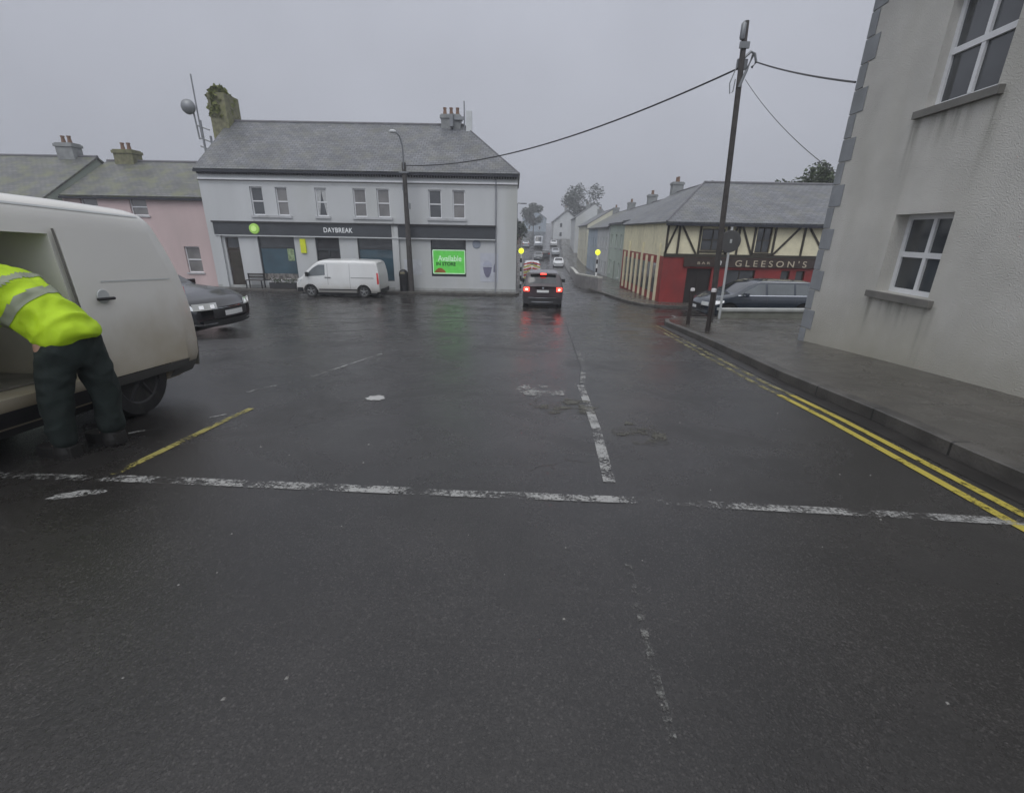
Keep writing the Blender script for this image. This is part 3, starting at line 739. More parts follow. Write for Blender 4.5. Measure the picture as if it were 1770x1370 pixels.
# paired brackets under the eaves and string course
mb = MB()
for k in range(120):
    x = .1 + k * (SW_-.2)/119; mb.box(x-.035, x+.035, -.16, -.002, SE_-.30, SE_-.16)
mb.obj('eaves_brackets', M['gutter'], shop)
MB().box(-.002, SW_+.002, -.17, -.003, SE_-.155, SE_-.05).obj('soffit', M['gutter'], shop)
mb = MB(); mb.box(0, SW_, -.06, -.002, SE_-.56, SE_-.48); mb.obj('string_course', M['upvc'], shop)
MB().tube([(0, -.10, SE_-.60), (SW_*.33, -.10, SE_-.62), (SW_*.66, -.10, SE_-.61), (SW_, -.10, SE_-.60)], .022, 6).obj('cable', M['black'], shop)  # black tube drawn as the shadow line beneath the string course
# shop front
mb = MB(); zf0, zf1 = szz(1.02), szz(1.66)
mb.box(sx(-16.9), sx(-6.95), -.16, -.002, zf0, zf1); mb.box(sx(-6.55), sx(-1.1), -.14, -.002, zf0, zf1)
fas = mb.obj('shop_fascia', M['fascia'], shop)
mb = MB(); mb.box(sx(-16.95), sx(-1.05), -.22, -.002, zf1+.002, zf1+.09); mb.obj('cornice', M['plastic'], fas)
MB().box(sx(-16.9), sx(-1.1), -.18, -.003, zf0-.06, zf0-.003).obj('fascia_trim', M['galv_light'], fas)
text('DAYBREAK', .36, M['letter_white'], fas, Matrix.Translation((sx(-9.92), -.175, szz(1.34))) @ FRONT, extr=.006, width=1.62, bold=.004, spacing=1.08)
bl = MB().lathe([(.001, -.23), (.20, -.235), (.27, -.22), (.285, -.16)], (sx(-14.6), 0, szz(1.36)), 'y', 28).obj('round_sign', M['lime'], fas, smooth=True)
MB().lathe([(.001, -.262), (.15, -.262), (.155, -.24)], (sx(-14.6), 0, szz(1.36)), 'y', 24).obj('emblem', M['lime_light'], bl)
for a, b in ((-17.0, -16.62), (-6.93, -6.57)):
    MB().box(sx(a), sx(b), -.13, -.002, 0.03, zf0 if a < -10 else zf1).obj('pilaster', M['render_white'], shop)
# brown door with transom
d = MB().box(door1[0], door1[1], .10, .15, .05, door1[3]-.62).obj('door', M['door_brown'], shop)
mb = MB()
for (a, b) in ((.25, .95), (1.08, 1.95)):
    mb.box(door1[0]+.12, door1[1]-.12, .085, .099, a, b)
mb.obj('door_panel', M['timber'], d); MB().tube([(door1[0]+.08, .05, 1.0), (door1[0]+.08, .05, 1.12)], .015, 6).obj('handle', M['chrome'], d)
t_ = sash(shop, door1[0], door1[1], door1[3]-.6, door1[3], sill=False, mid=False, gm=M['glass'], fm=M['door_brown'])
def shopwin(h, gm, split=.62, name='shop_window', fm=None):
    x0, x1, z0, z1 = h; mb = MB(); f = .06; y = .09
    mb.box(x0, x0+f, y, y+.06, z0, z1); mb.box(x1-f, x1, y, y+.06, z0, z1); mb.box(x0+f, x1-f, y, y+.06, z0, z0+f); mb.box(x0+f, x1-f, y, y+.06, z1-f, z1)
    zs = z1 - split; mb.box(x0+f, x1-f, y-.005, y+.055, zs-.03, zs+.03)
    o = mb.obj(name, fm or M['dark_frame'], shop)
    MB().box(x0+f+.002, x1-f-.002, y+.03, y+.034, z0+f+.002, zs-.032).obj('pane', gm, o)
    MB().box(x0+f+.002, x1-f-.002, y+.03, y+.034, zs+.032, z1-f-.002).obj('pane', M['glass'], o)
    return o
s1 = shopwin(sw1, M['glass_teal']); s2 = shopwin(sw3, M['glass_teal'])
MB().box(sx(-13.05), sx(-12.68), .10, .112, szz(-.35), szz(.35)).obj('poster', mat('pale_green_notice', (.25, .33, .18), .6, var=.5, scale=9), s1)
MB().box(sw1[0]+.07, sw1[1]-.07, .075, .085, sw1[2]+.07, sw1[2]+.42).obj('window_display', mat('mixed_shop_display', (.16, .15, .14), .7, var=.9, scale=8), s1)
mb = MB(); mb.box(dr2[0], dr2[1], .12, .16, .05, dr2[3]); od = mb.obj('entrance_door', M['shop_dark'], shop)
mb = MB(); mb.box(dr2[0], dr2[0]+.07, .06, .119, .05, dr2[3]); mb.box(dr2[1]-.07, dr2[1], .06, .119, .05, dr2[3]); mb.box(dr2[0]+.07, dr2[1]-.07, .06, .119, 2.15, 2.24)
mb.box((dr2[0]+dr2[1])/2-.04, (dr2[0]+dr2[1])/2+.04, .07, .119, .05, 2.15); mb.obj('door_frame', M['dark_frame'], od)
MB().box(dr2[1]-.32, dr2[1]-.14, .10, .118, 1.35, 1.72).obj('notice', M['plate'], od)
s4 = shopwin(sw4, M['shop_dark'], split=.55)
gx0, gx1, gz0, gz1 = sx(-4.66), sx(-2.88), szz(-.88), szz(.36)
ps = MB().box(gx0, gx1, .05, .085, gz0, gz1).obj('green_screen', M['poster_green'], s4)
mb = MB(); b_ = .05
mb.box(gx0-.03, gx1+.03, .04, .086, gz1+.001, gz1+b_); mb.box(gx0-.03, gx1+.03, .04, .086, gz0-b_, gz0-.001); mb.box(gx0-b_, gx0-.001, .04, .086, gz0, gz1); mb.box(gx1+.001, gx1+b_, .04, .086, gz0, gz1)
mb.obj('screen_border', M['poster_white'], ps)
text('Available', .44, M['poster_white'], ps, Matrix.Translation(((gx0+gx1)/2+.05, .046, gz0+.80)) @ FRONT, extr=.004, width=1.35, bold=.006)
text('IN STORE', .26, M['poster_dark'], ps, Matrix.Translation(((gx0+gx1)/2-.18, .046, gz0+.50)) @ FRONT, extr=.004, width=1.12, bold=.008)
mb = MB(); mb.prism([(gx0+.02, gz0+.02), (gx0+.7, gz0+.02), (gx0+.62, gz0+.16), (gx0+.45, gz0+.27), (gx0+.28, gz0+.28), (gx0+.12, gz0+.16)], .044, .049); mb.obj('screen_picture', M['poster_red'], ps)
# lime banner, plaque, mural, downpipe
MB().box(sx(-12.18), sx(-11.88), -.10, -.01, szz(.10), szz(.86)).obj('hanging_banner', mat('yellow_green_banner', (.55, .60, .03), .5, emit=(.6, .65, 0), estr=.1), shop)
pq = MB().lathe([(.001, -.03), (.21, -.03), (.24, -.015), (.24, -.002)], (sx(-2.17), 0, szz(.74)), 'y', 26).obj('wall_plaque', mat('blue_grey_plaque', (.24, .27, .32), .6), shop)
mb = MB()
cx, cz = sx(-1.55), szz(-.48)
bgp = MB().box(cx-.42, cx+.62, -.012, -.002, cz-.85, cz+.75).obj('wall_mural', mat('pale_painted_panel', (.50, .52, .57), .8, var=.08), shop)
mb = MB(); mb.prism([(cx-.26, cz-.02), (cx+.26, cz-.02), (cx+.20, cz-.34), (cx+.10, cz-.56), (cx, cz-.62), (cx-.10, cz-.56), (cx-.20, cz-.34)], -.02, -.013)
mb.prism([(cx+.34, cz-.30), (cx+.52, cz-.30), (cx+.50, cz+.02), (cx+.42, cz+.18), (cx+.36, cz+.05)], -.02, -.013)
mb.obj('mural_cup', M['mural'], bgp)
mb = MB(); pts = [(cx+.27*math.cos(a), cz+.03+.30*math.sin(a)) for a in [PI*k/12 for k in range(13)]]; mb.prism(pts, -.02, -.013); mb.obj('mural_dome', M['mural_light'], bgp)
mb = MB(); mb.tube([(sx(-1.08), -.06, 0), (sx(-1.08), -.06, szz(-.2)), (sx(-1.08), -.06, SE_-.3)], .04, 8); mb.obj('downpipe', mat('grey_downpipe', (.25, .26, .28), .5), shop, smooth=True)
MB().box(sx(-17.3), sx(.08), -.03, -.002, -.1, .16).obj('plinth', mat('grey_plinth', (.36, .37, .36), .8, var=.15), shop)
MB().box(sx(-16.85), sx(-16.75), -.08, -.004, szz(-.75), szz(-.6)).obj('intercom', M['plastic'], shop)
MB().box(sx(-6.35), sx(-5.35), -.012, -.002, szz(-1.0), szz(-.15)).obj('notice_board', mat('blue_white_notice', (.52, .54, .56), .6, var=.15), shop)
c = chimney(shop, sx(-17.55), 4.2, SR_-2.6, szz(8.75), 1.0, 1.5, M['chimney_moss'], 0, cap=False, name='chimney')
mb = MB(); rnd = random.Random(2)
for k in range(520):                                   # moss and weeds growing on the stack
    a = rnd.uniform(0, 2*PI); zz = szz(rnd.uniform(7.5, 9.2)); rr = .95 - max(0, zz - szz(8.6)) * .8
    px = sx(-17.68) + math.cos(a)*rr*.72*rnd.uniform(.4, 1); py = 4.2 + math.sin(a)*rr*.9; s_ = rnd.uniform(.05, .13)
    u = Vector((rnd.uniform(-1, 1), rnd.uniform(-1, 1), rnd.uniform(-1, 1))).normalized()*s_; v = u.cross(Vector((rnd.uniform(-1, 1), .3, .8))).normalized()*s_
    p = Vector((px, py, zz)); mb.add([p-u-v, p+u-v, p+u+v, p-u+v], [(0, 1, 2, 3)])
mb.obj('chimney_moss', mat('yellow_green_moss', (.20, .22, .07), .95, var=.5, scale=4), c)
c = chimney(shop, sx(-3.95), 4.2, SR_-1.0, szz(7.95), 1.15, .8, M['chimney_grey'], 3)
# telecom antennas beside the right-hand stack
an = root('rooftop_antenna', 'pale grey panel antenna and brackets standing beside the right chimney of the white shop', 'antenna', (-3.0, 31.2, BZ + SR_ - 1.1))
MB().box(-.02, .34, -.12, .12, .45, 1.85).obj('antenna_panel', M['galv_light'], an, bevel=.02)
mb = MB(); mb.tube([(-.12, 0, -.35), (-.12, 0, 2.35)], .035, 8); mb.tube([(-.75, 0, -.1), (-.75, 0, 1.7)], .035, 8); mb.obj('antenna_pole', M['galv'], an)
MB().box(-.75, -.10, -.03, .03, 1.38, 1.55).obj('bracket', M['galv'], an); MB().box(-.75, -.10, -.03, .03, .42, .52).obj('bracket', M['galv'], an); MB().box(-.98, -.78, -.2, .1, 1.0, 1.65).obj('radio_unit', M['galv'], an)
mst = root('antenna_mast', 'thin tall radio mast with a round dish behind the mossy chimney', 'mast', (-20.2, 34.0, G(34)))
mb = MB(); mb.tube([(-.35, 0, 0), (-.35, 0, 10.2)], .07, 8); mb.tube([(.15, 0, 0), (.15, 0, 9.3)], .07, 8); mb.tube([(-.42, 0, 9.2), (-.42, 0, 12.75)], .045, 8)
mb.tube([(-.6, 0, 9.1), (-.68, 0, 10.7)], .05, 8)
for z in (8.0, 8.7, 9.2, 9.9): mb.tube([(-.62, 0, z), (.15, 0, z-.25)], .05, 6)
mb.obj('mast_pole', M['galv'], mst)
MB().lathe([(.02, -.35), (.22, -.34), (.40, -.20), (.44, -.05), (.40, .05), (.02, .12)], (-.82, -.15, 10.9), 'y', 22).obj('dish', M['galv'], mst, smooth=True)

# ---- pink house and its left neighbour -----------------------------------
pk = root('terraced_house', 'pink rendered terraced house with mossy slate roof beside the white shop', 'house', (-25.3, 27.75, BZ))
PE, PR = szz(2.95), szz(5.05)
hl = [(-21.62, -20.66, 1.95, 2.85), (-24.35, -23.4, 1.95, 2.85), (-19.08, -18.2, -1.12, .33), (-22.6, -21.5, -1.1, .35)]
hh = [(a+25.3, b+25.3, szz(c), szz(d)) for a, b, c, d in hl] + [(3.9, 4.8, .05, 2.2)][:0] + [(1.0, 1.95, .05, 2.15)]
shell(pk, 7.93, 7.6, PE, hh, M['render_pink'], zr=PR)
roof(pk, 7.93, 7.6, PE, PR, M['slate_moss'], ov=.14, side=.0)
for q in hh[:4]: sash(pk, *q, gm=M['glass_blind'], sillm=M['sill_w'])
MB().box(1.0, 1.95, .1, .15, .05, 2.15).obj('door', M['door_brown'], pk)
chimney(pk, 1.35, 3.8, PR-.6, szz(5.75), 1.15, .8, M['chimney_moss'], 2)
nb = root('terraced_house', 'grey-green house at the far left of the row, roof stepping out past the pink house', 'house', (-36.0, 26.9, BZ))
hh = [(1.2, 2.1, 2.6, 3.7), (4.2, 5.1, 2.6, 3.7), (7.6, 8.5, 2.6, 3.7), (1.2, 2.4, .5, 1.9), (7.4, 8.6, .5, 1.9)]
shell(nb, 10.4, 8.4, szz(2.7), [q for q in hh if q[3] < szz(2.7)], M['render_sage'], zr=szz(5.2))
roof(nb, 10.4, 8.4, szz(2.7), szz(5.2), M['slate_moss'], ov=.3, side=.12)
for q in hh: sash(nb, *q)
chimney(nb, 8.9, 4.2, 6.5, 7.9, 1.0, .7, M['chimney_grey'], 2)

# ---- grey roughcast building on the right --------------------------------
HB = root('townhouse', 'grey roughcast two-storey building with stone quoins at the right edge of the street', 'building', (5.97, 9.5, -.55), -PI/2 - math.atan(.065))
def hz(Z): return Z + .55
w1_ = (1.88, 2.97, hz(.66), hz(1.80)); w2_ = (1.86, 3.0, hz(3.20), hz(4.55))
hh = [w1_, w2_, (5.6, 6.7, hz(.66), hz(1.80)), (5.6, 6.7, hz(3.2), hz(4.55)), (9.6, 10.7, hz(3.2), hz(4.55)), (9.7, 10.7, hz(.3), hz(2.4))]
shell(HB, 15, 8, hz(6.1), hh, M['roughcast'], zr=hz(9.0), z0=-.9, dep=.27)
roof(HB, 15, 8, hz(6.1), hz(9.0), M['slate'], ov=.3, side=.15)
for q in hh[:5]:
    sash(HB, *q, dep=.20 if q[2] < 2 else .12, cols=2, sillm=M['sill'], fr=.07, sill_x=(q[0]-.12, q[1]+.12), sill_h=.10)
MB().box(9.7, 10.7, .1, .15, hz(.3), hz(2.4)).obj('door', M['door_brown'], HB)
mb = MB(); z = -.5; k = 0
while z < hz(6.0):
    l1 = .36 if k % 2 == 0 else .20; l2 = .20 if k % 2 == 0 else .36; t2 = .014
    mb.box(-t2, l1, -t2, 0.0-.001, z+.008, z+.372); mb.box(-t2, -.001, .0, l2, z+.008, z+.372); z += .38; k += 1
mb.obj('quoins', M['quoin'], HB, bevel=.006)
chimney(HB, 2.0, 4, hz(8.4), hz(10.0), 1.2, .8, M['chimney_grey'], 3)

# ---- pub ------------------------------------------------------------------
PZ = -1.92
pub = root('pub', 'low half-timbered pub with red ground floor and dark signboard behind the estate car', 'pub', (7.45, 24.0, PZ))
def pz(Z): return Z - PZ
PW, PD, PEv, PRd = 11.6, 9.2, pz(2.08), pz(4.15)
dd = (1.25, 2.5, .05, pz(-.14)); wu = [(1.75, 2.9, pz(.72), pz(1.75)), (4.45, 5.2, pz(.66), pz(1.85))]
wl = [(3.2, 4.7, .75, 1.75), (6.0, 6.45, .9, 1.75), (6.75, 7.2, .9, 1.75), (7.6, 8.6, .6, 1.75)]
mb = MB(); wall_front(mb, 0, PW, pz(.42)+.002, PEv, wu)
mb.add([(PW,0,-.6),(PW,PD,-.6),(PW,PD,PEv),(PW,PD/2,PRd-.02),(PW,0,PEv)], [(0,1,2,3,4)])
mb.add([(0,PD,-.6),(PW,PD,-.6),(PW,PD,PEv),(0,PD,PEv)], [(0,1,2,3)]); mb.add([(0,0,pz(.42)),(0,PD,pz(.42)),(0,PD,PEv),(0,0,PEv)], [(0,1,2,3)])
mb.obj('upper_wall', M['pub_cream'], pub)
mb = MB(); wall_front(mb, 0, PW, -.5, pz(.42), [dd] + wl); mb.add([(0,0,-.5),(0,PD,-.5),(0,PD,pz(.42)),(0,0,pz(.42))], [(0,1,2,3)])
mb.obj('lower_wall', M['red_wall'], pub)
roof(pub, PW, PD, PEv, PRd, M['slate'], ov=.28, side=.15, hipL=3.2)
mb = MB(); b0, b1 = pz(.56), PEv-.03
mb.box(-.03, PW, -.05, -.002, pz(.40), b0); mb.box(-.03, PW, -.05, -.002, b1-.02, PEv)
def brace(x0, z0_, x1, z1_, w_=.09):
    dx, dz = x1-x0, z1_-z0_; L_ = math.hypot(dx, dz); nx, nz_ = -dz/L_*w_/2, dx/L_*w_/2
    mb.prism([(x0+nx, z0_+nz_), (x0-nx, z0_-nz_), (x1-nx, z1_-nz_), (x1+nx, z1_+nz_)], -.045, -.004)
for x in (.05, .62, 1.66, 3.0, 3.55, 4.33, 5.32, 6.75, 8.1, 9.5, 10.9): brace(x, b0, x, b1, .10)
for q in ((.62, b1, 1.55, b0), (3.02, b0, 3.5, b1), (3.6, b1, 4.3, b0), (5.36, b0, 6.65, b1), (6.8, b1, 8.0, b0), (8.2, b0, 9.4, b1), (-.0, b0, .55, b1)): brace(*q)
mb.obj('timber_frame', M['timber'], pub)
sb = MB().box(1.0, PW-.15, -.12, -.051, pz(-.04), pz(.39)).obj('signboard', M['pub_dark'], pub)
text("GLEESON'S", .42, M['letter_gold'], sb, Matrix.Translation((5.33, -.125, pz(.13))) @ FRONT, extr=.008, width=3.55, spacing=1.55)
text('BAR', .17, M['letter_gold'], sb, Matrix.Translation((1.98, -.125, pz(.13))) @ FRONT, extr=.006, width=.62, spacing=1.5)
for q in wu: sash(pub, *q, sill=True, gm=M['glass'], fm=M['timber'], sillm=M['timber'], cols=2)
for q in wl: sash(pub, *q, sill=True, gm=M['glass'], fm=M['timber'], sillm=M['timber'], cols=2 if q[1]-q[0] > .8 else 1, mid=False)
d = MB().box(dd[0], dd[1], .12, .15, dd[2], dd[3]).obj('door', mat('black_pub_door', (.02, .016, .015), .5), pub)
MB().box(dd[0]+.62, dd[0]+.64, .105, .119, dd[2]+.1, dd[3]-.1).obj('door_joint', M['timber'], d)
MB().lathe([(.02, 0), (.09, .02), (.10, .18), (.04, .24), (.01, .27)], (2.72, -.22, pz(.05)), n=12).obj('wall_lantern', mat('white_lantern', (.7, .7, .68), .3), pub)
mb = MB()                                               # cream pilasters down the street side
for k in range(8):
    y = .75 + k*1.08; mb.box(-.09, -.002, y-.10, y+.10, .0, pz(.35) if k % 3 else pz(1.0))
mb.obj('side_pilasters', M['pub_cream'], pub)
mb = MB()
for k in range(7):
    y = .98 + k*1.08; mb.box(-.03, -.003, y, y+.62, .45, 1.95)
mb.obj('side_windows', M['glass'], pub)

# ---- low wall by the pavement corner --------------------------------------
lw = root('low_wall', 'low rendered wall with pale coping in front of the dark estate car', 'wall', (7.3, 16.25, G(16.3)), math.radians(5))
MB().box(0, 6.5, 0, .22, -.3, .36).obj('wall', mat('greenish_render', (.22, .225, .19), .8, var=.15, dirt=(.1, .1, .07), dirt_amt=.5), lw)
MB().box(-.04, 6.54, -.05, .27, .362, .44).obj('coping', mat('pale_coping', (.44, .45, .43), .6, var=.1), lw)
# ---- curved wall with railing up the street ------------------------------
cw = root('curved_wall', 'grey curved low wall with pale coping along the right kerb beyond the crossing', 'wall')
pl = [(5.45, 29.9), (5.0, 32.5), (4.95, 35), (5.15, 38.5), (5.6, 43), (6.3, 50), (6.95, 58)]
mb = MB(); mc = MB()
for a, b in zip(pl, pl[1:]):
    d_ = Vector((b[0]-a[0], b[1]-a[1])).normalized(); nx, ny = d_.y*.14, -d_.x*.14
    q = [(a[0]-nx, a[1]-ny), (b[0]-nx, b[1]-ny), (b[0]+nx, b[1]+ny), (a[0]+nx, a[1]+ny)]
    za, zb = G(a[1]), G(b[1])
    for M_, lo, hi in ((mb, -.2, .86), (mc, .862, .96)):
        z4 = [za, zb, zb, za]; M_.add([(p[0], p[1], z4[i]+lo) for i, p in enumerate(q)] + [(p[0], p[1], z4[i]+hi) for i, p in enumerate(q)], [(0,1,2,3),(4,5,6,7),(0,1,5,4),(1,2,6,5),(2,3,7,6),(3,0,4,7)])
mb.obj('wall', mat('grey_wall_render', (.26, .25, .25), .8, var=.15), cw); mc.obj('coping', mat('pale_wall_coping', (.50, .50, .46), .7), cw)

# ---- houses up the far street ---------------------------------------------
def street_house(label, x, y, length, depth, h, rise, m, rm, facing, nwin, cat='house', group='houses along the far street', shopf=False, pots=2, ang=0):
    """facing 'L': front looks left (-X) and the house stands on the right-hand side; local x runs towards the camera"""
    rz = -PI/2 - ang if facing == 'L' else PI/2 - ang
    r = root('terraced_house', label, cat, (x, y, G(y)-.15), rz, group)
    hs_ = []; st = length / nwin
    for k in range(nwin):
        xc = st*(k+.5); hs_.append((xc-.45, xc+.45, h*.60, h*.60+1.25)); 
        if k % 2 == 0 or shopf: hs_.append((xc-(.9 if shopf else .5), xc+(.9 if shopf else .5), .8, 2.2))
        else: hs_.append((xc-.45, xc+.45, .1, 2.2))
    hs_ = [q for q in hs_ if q[3] < h-.1]
    shell(r, length, depth, h, hs_, m, zr=h+rise, z0=-1.5)
    roof(r, length, depth, h, h+rise, rm, ov=.2, side=.05)
    for q in hs_:
        if q[2] < .3: MB().box(q[0], q[1], .1, .15, q[2], q[3]).obj('door', M['door_brown'], r)
        else: sash(r, *q, gm=M['glass'])
    chimney(r, .6, depth/2, h+rise-.4, h+rise+.9, .8, .9, M['chimney_grey'], pots)
    return r
ang = -.0; A_ = math.atan(.06)
street_house('cream house next to the pub, nearest of the far terrace', 9.9, 44.2, 9.6, 8, 5.6, 2.2, M['render_cream'], M['slate'], 'L', 3, shopf=True, ang=A_, pots=3)
street_house('pale green house second from the pub on the right of the far street', 10.5, 53.8, 9.4, 8, 5.9, 2.0, M['render_sage'], M['slate'], 'L', 3, ang=A_)
street_house('white house third from the pub on the right of the far street', 11.1, 65.5, 11.5, 8, 6.0, 2.2, M['render_white'], M['slate'], 'L', 4, ang=A_)
street_house('blue-grey house fourth from the pub on the right of the far street', 11.9, 79.0, 13.3, 8, 6.3, 2.2, M['render_blue'], M['slate_moss'], 'L', 4, ang=A_)
street_house('long cream terrace house at the top right of the far street', 13.3, 102.0, 20, 8, 6.4, 2.4, M['render_cream'], M['slate'], 'L', 5, ang=A_)
street_house('tall grey house beyond the parked cars at the crest of the street', 14.6, 128, 18, 8, 6.6, 2.8, M['render_white'], M['slate'], 'L', 4, ang=A_)
street_house('small white cottage just behind the white shop corner', -1.35, 37.0, 6.6, 5, 2.6, 1.5, M['render_white'], M['slate'], 'R', 2, ang=A_, pots=1)
street_house('grey house on the left of the far street behind the trees', -1.6, 60.0, 12, 7, 3.4, 1.8, M['render_sage'], M['slate_moss'], 'R', 3, ang=A_)
street_house('dark brick house on the left near the crest of the street', 1.0, 128, 16, 8, 4.0, 2.2, M['brick_red'], M['slate'], 'R', 4, ang=A_)
# two gabled houses facing down the street at the top
def front_house(label, x, y, w_, h, rise, m):
    r = root('gabled_house', label, 'house', (x, y, G(y)-.2))
    mb = MB(); mb.prism([(0, -1), (w_, -1), (w_, h), (w_/2, h+rise), (0, h)], 0, 9); mb.obj('wall', m, r)
    mb = MB()
    for a, b in ((0, 1), (1, 0)):
        p0 = (-.2, h-.15) if a == 0 else (w_+.2, h-.15)
        mb.prism([p0, (w_/2, h+rise+.05), (w_/2, h+rise+.22), (p0[0], h+.02)], -.3, 9.3)
    mb.obj('roof', M['slate'], r)
    for x_ in (w_*.28, w_*.72):
        for z_ in (1.0, 3.6):
            f = MB().box(x_-.45, x_+.45, -.06, -.01, z_, z_+1.3).obj('window', M['upvc'], r)
            MB().box(x_-.37, x_+.37, -.075, -.062, z_+.07, z_+1.23).obj('pane', M['glass'], f)
    chimney(r, w_*.5, 5, h+rise-.2, h+rise+1.2, .8, .8, M['chimney_grey'], 2)
    return r
front_house('pale gabled house at the crest, closing the view up the street', 11.8, 150, 8, 5.2, 3.2, M['render_white'])
front_house('grey gabled house on the hill left of the pale one', 3.0, 190, 9, 5.0, 3.0, M['render_blue'])

# ------------------------------------------------------------------ trees
def tree(label, x, y, h, cr, m, n=1500, group=None, seed=1, trunk=.18, zc=.62, leaf=.16, flat=1.0):
    rnd = random.Random(seed); r = root('tree', label, 'tree', (x, y, G(y)), 0, group)
    mb = MB(); mb.tube([(0, 0, -.2), (.05, 0, h*.3), (0, .05, h*.6), (.02, 0, h*.85)], [trunk, trunk*.75, trunk*.5, trunk*.2], 8)
    clumps = []
    for k in range(11):
        a = rnd.uniform(0, 2*PI); e_ = rnd.uniform(-.5, 1.0); rr = cr*rnd.uniform(.35, .8)
        c_ = Vector((math.cos(a)*rr, math.sin(a)*rr, h*zc + e_*cr*.75*flat)); clumps.append((c_, cr*rnd.uniform(.28, .5)))
        mb.tube([(0, 0, h*rnd.uniform(.3, .6)), c_*.6 + Vector((0, 0, h*zc*.4)), c_], [trunk*.35, trunk*.2, trunk*.08], 5)
    mb.obj('trunk', M['bark'], r)
    mb = MB()
    for k in range(n):
        c_, rad = clumps[rnd.randrange(len(clumps))]
        d_ = Vector((rnd.gauss(0, 1), rnd.gauss(0, 1), rnd.gauss(0, 1))).normalized() * rad * rnd.uniform(.45, 1.12)
        p = c_ + d_; s_ = leaf*rnd.uniform(.6, 1.4)
        u = Vector((rnd.gauss(0, 1), rnd.gauss(0, 1), rnd.gauss(0, .6))).normalized()*s_; v = u.cross(Vector((rnd.gauss(0, 1), rnd.gauss(0, 1), 1))).normalized()*s_*.6
        mb.add([p-u, p+v, p+u, p-v], [(0, 1, 2, 3)])
    mb.obj('crown', m, r); return r
tree('leafy tree rising behind the right end of the pub roof', 22.3, 38, 8.5, 1.7, M['leaf'], 3500, 'trees behind the pub', 3, leaf=.12, zc=.84)
tree('bushy tree behind the pub, close to the grey building corner', 24.6, 38.5, 7.9, 1.7, M['leaf_dark'], 3500, 'trees behind the pub', 9, leaf=.12, zc=.84)
tree('low leafy tree just showing over the middle of the pub ridge', 20.3, 38, 8.0, 1.35, M['leaf'], 2200, 'trees behind the pub', 15, leaf=.11, zc=.84)
tree('small tree between the white cottage and the grey house up the street', -1.2, 47, 5.2, 1.5, M['leaf'], 2000, 'trees up the far street', 5, leaf=.14)
tree('round dark tree on the left of the far street', 0.2, 90, 7.5, 3.0, M['leaf_dark'], 2600, 'trees up the far street', 6, leaf=.22)
tree('dark tree on the hilltop left of the gabled houses', -3.0, 165, 8, 4.5, M['leaf_dark'], 2600, 'trees up the far street', 7, leaf=.3)
tree('broad dark tree on the hilltop behind the bus', 6.5, 175, 9, 4.0, M['leaf_dark'], 2600, 'trees up the far street', 8, leaf=.3)
tree('tall hazy tree on the right beyond the terrace', 22.0, 165, 15, 6.0, M['leaf_dark'], 3600, 'trees up the far street', 11, leaf=.35)

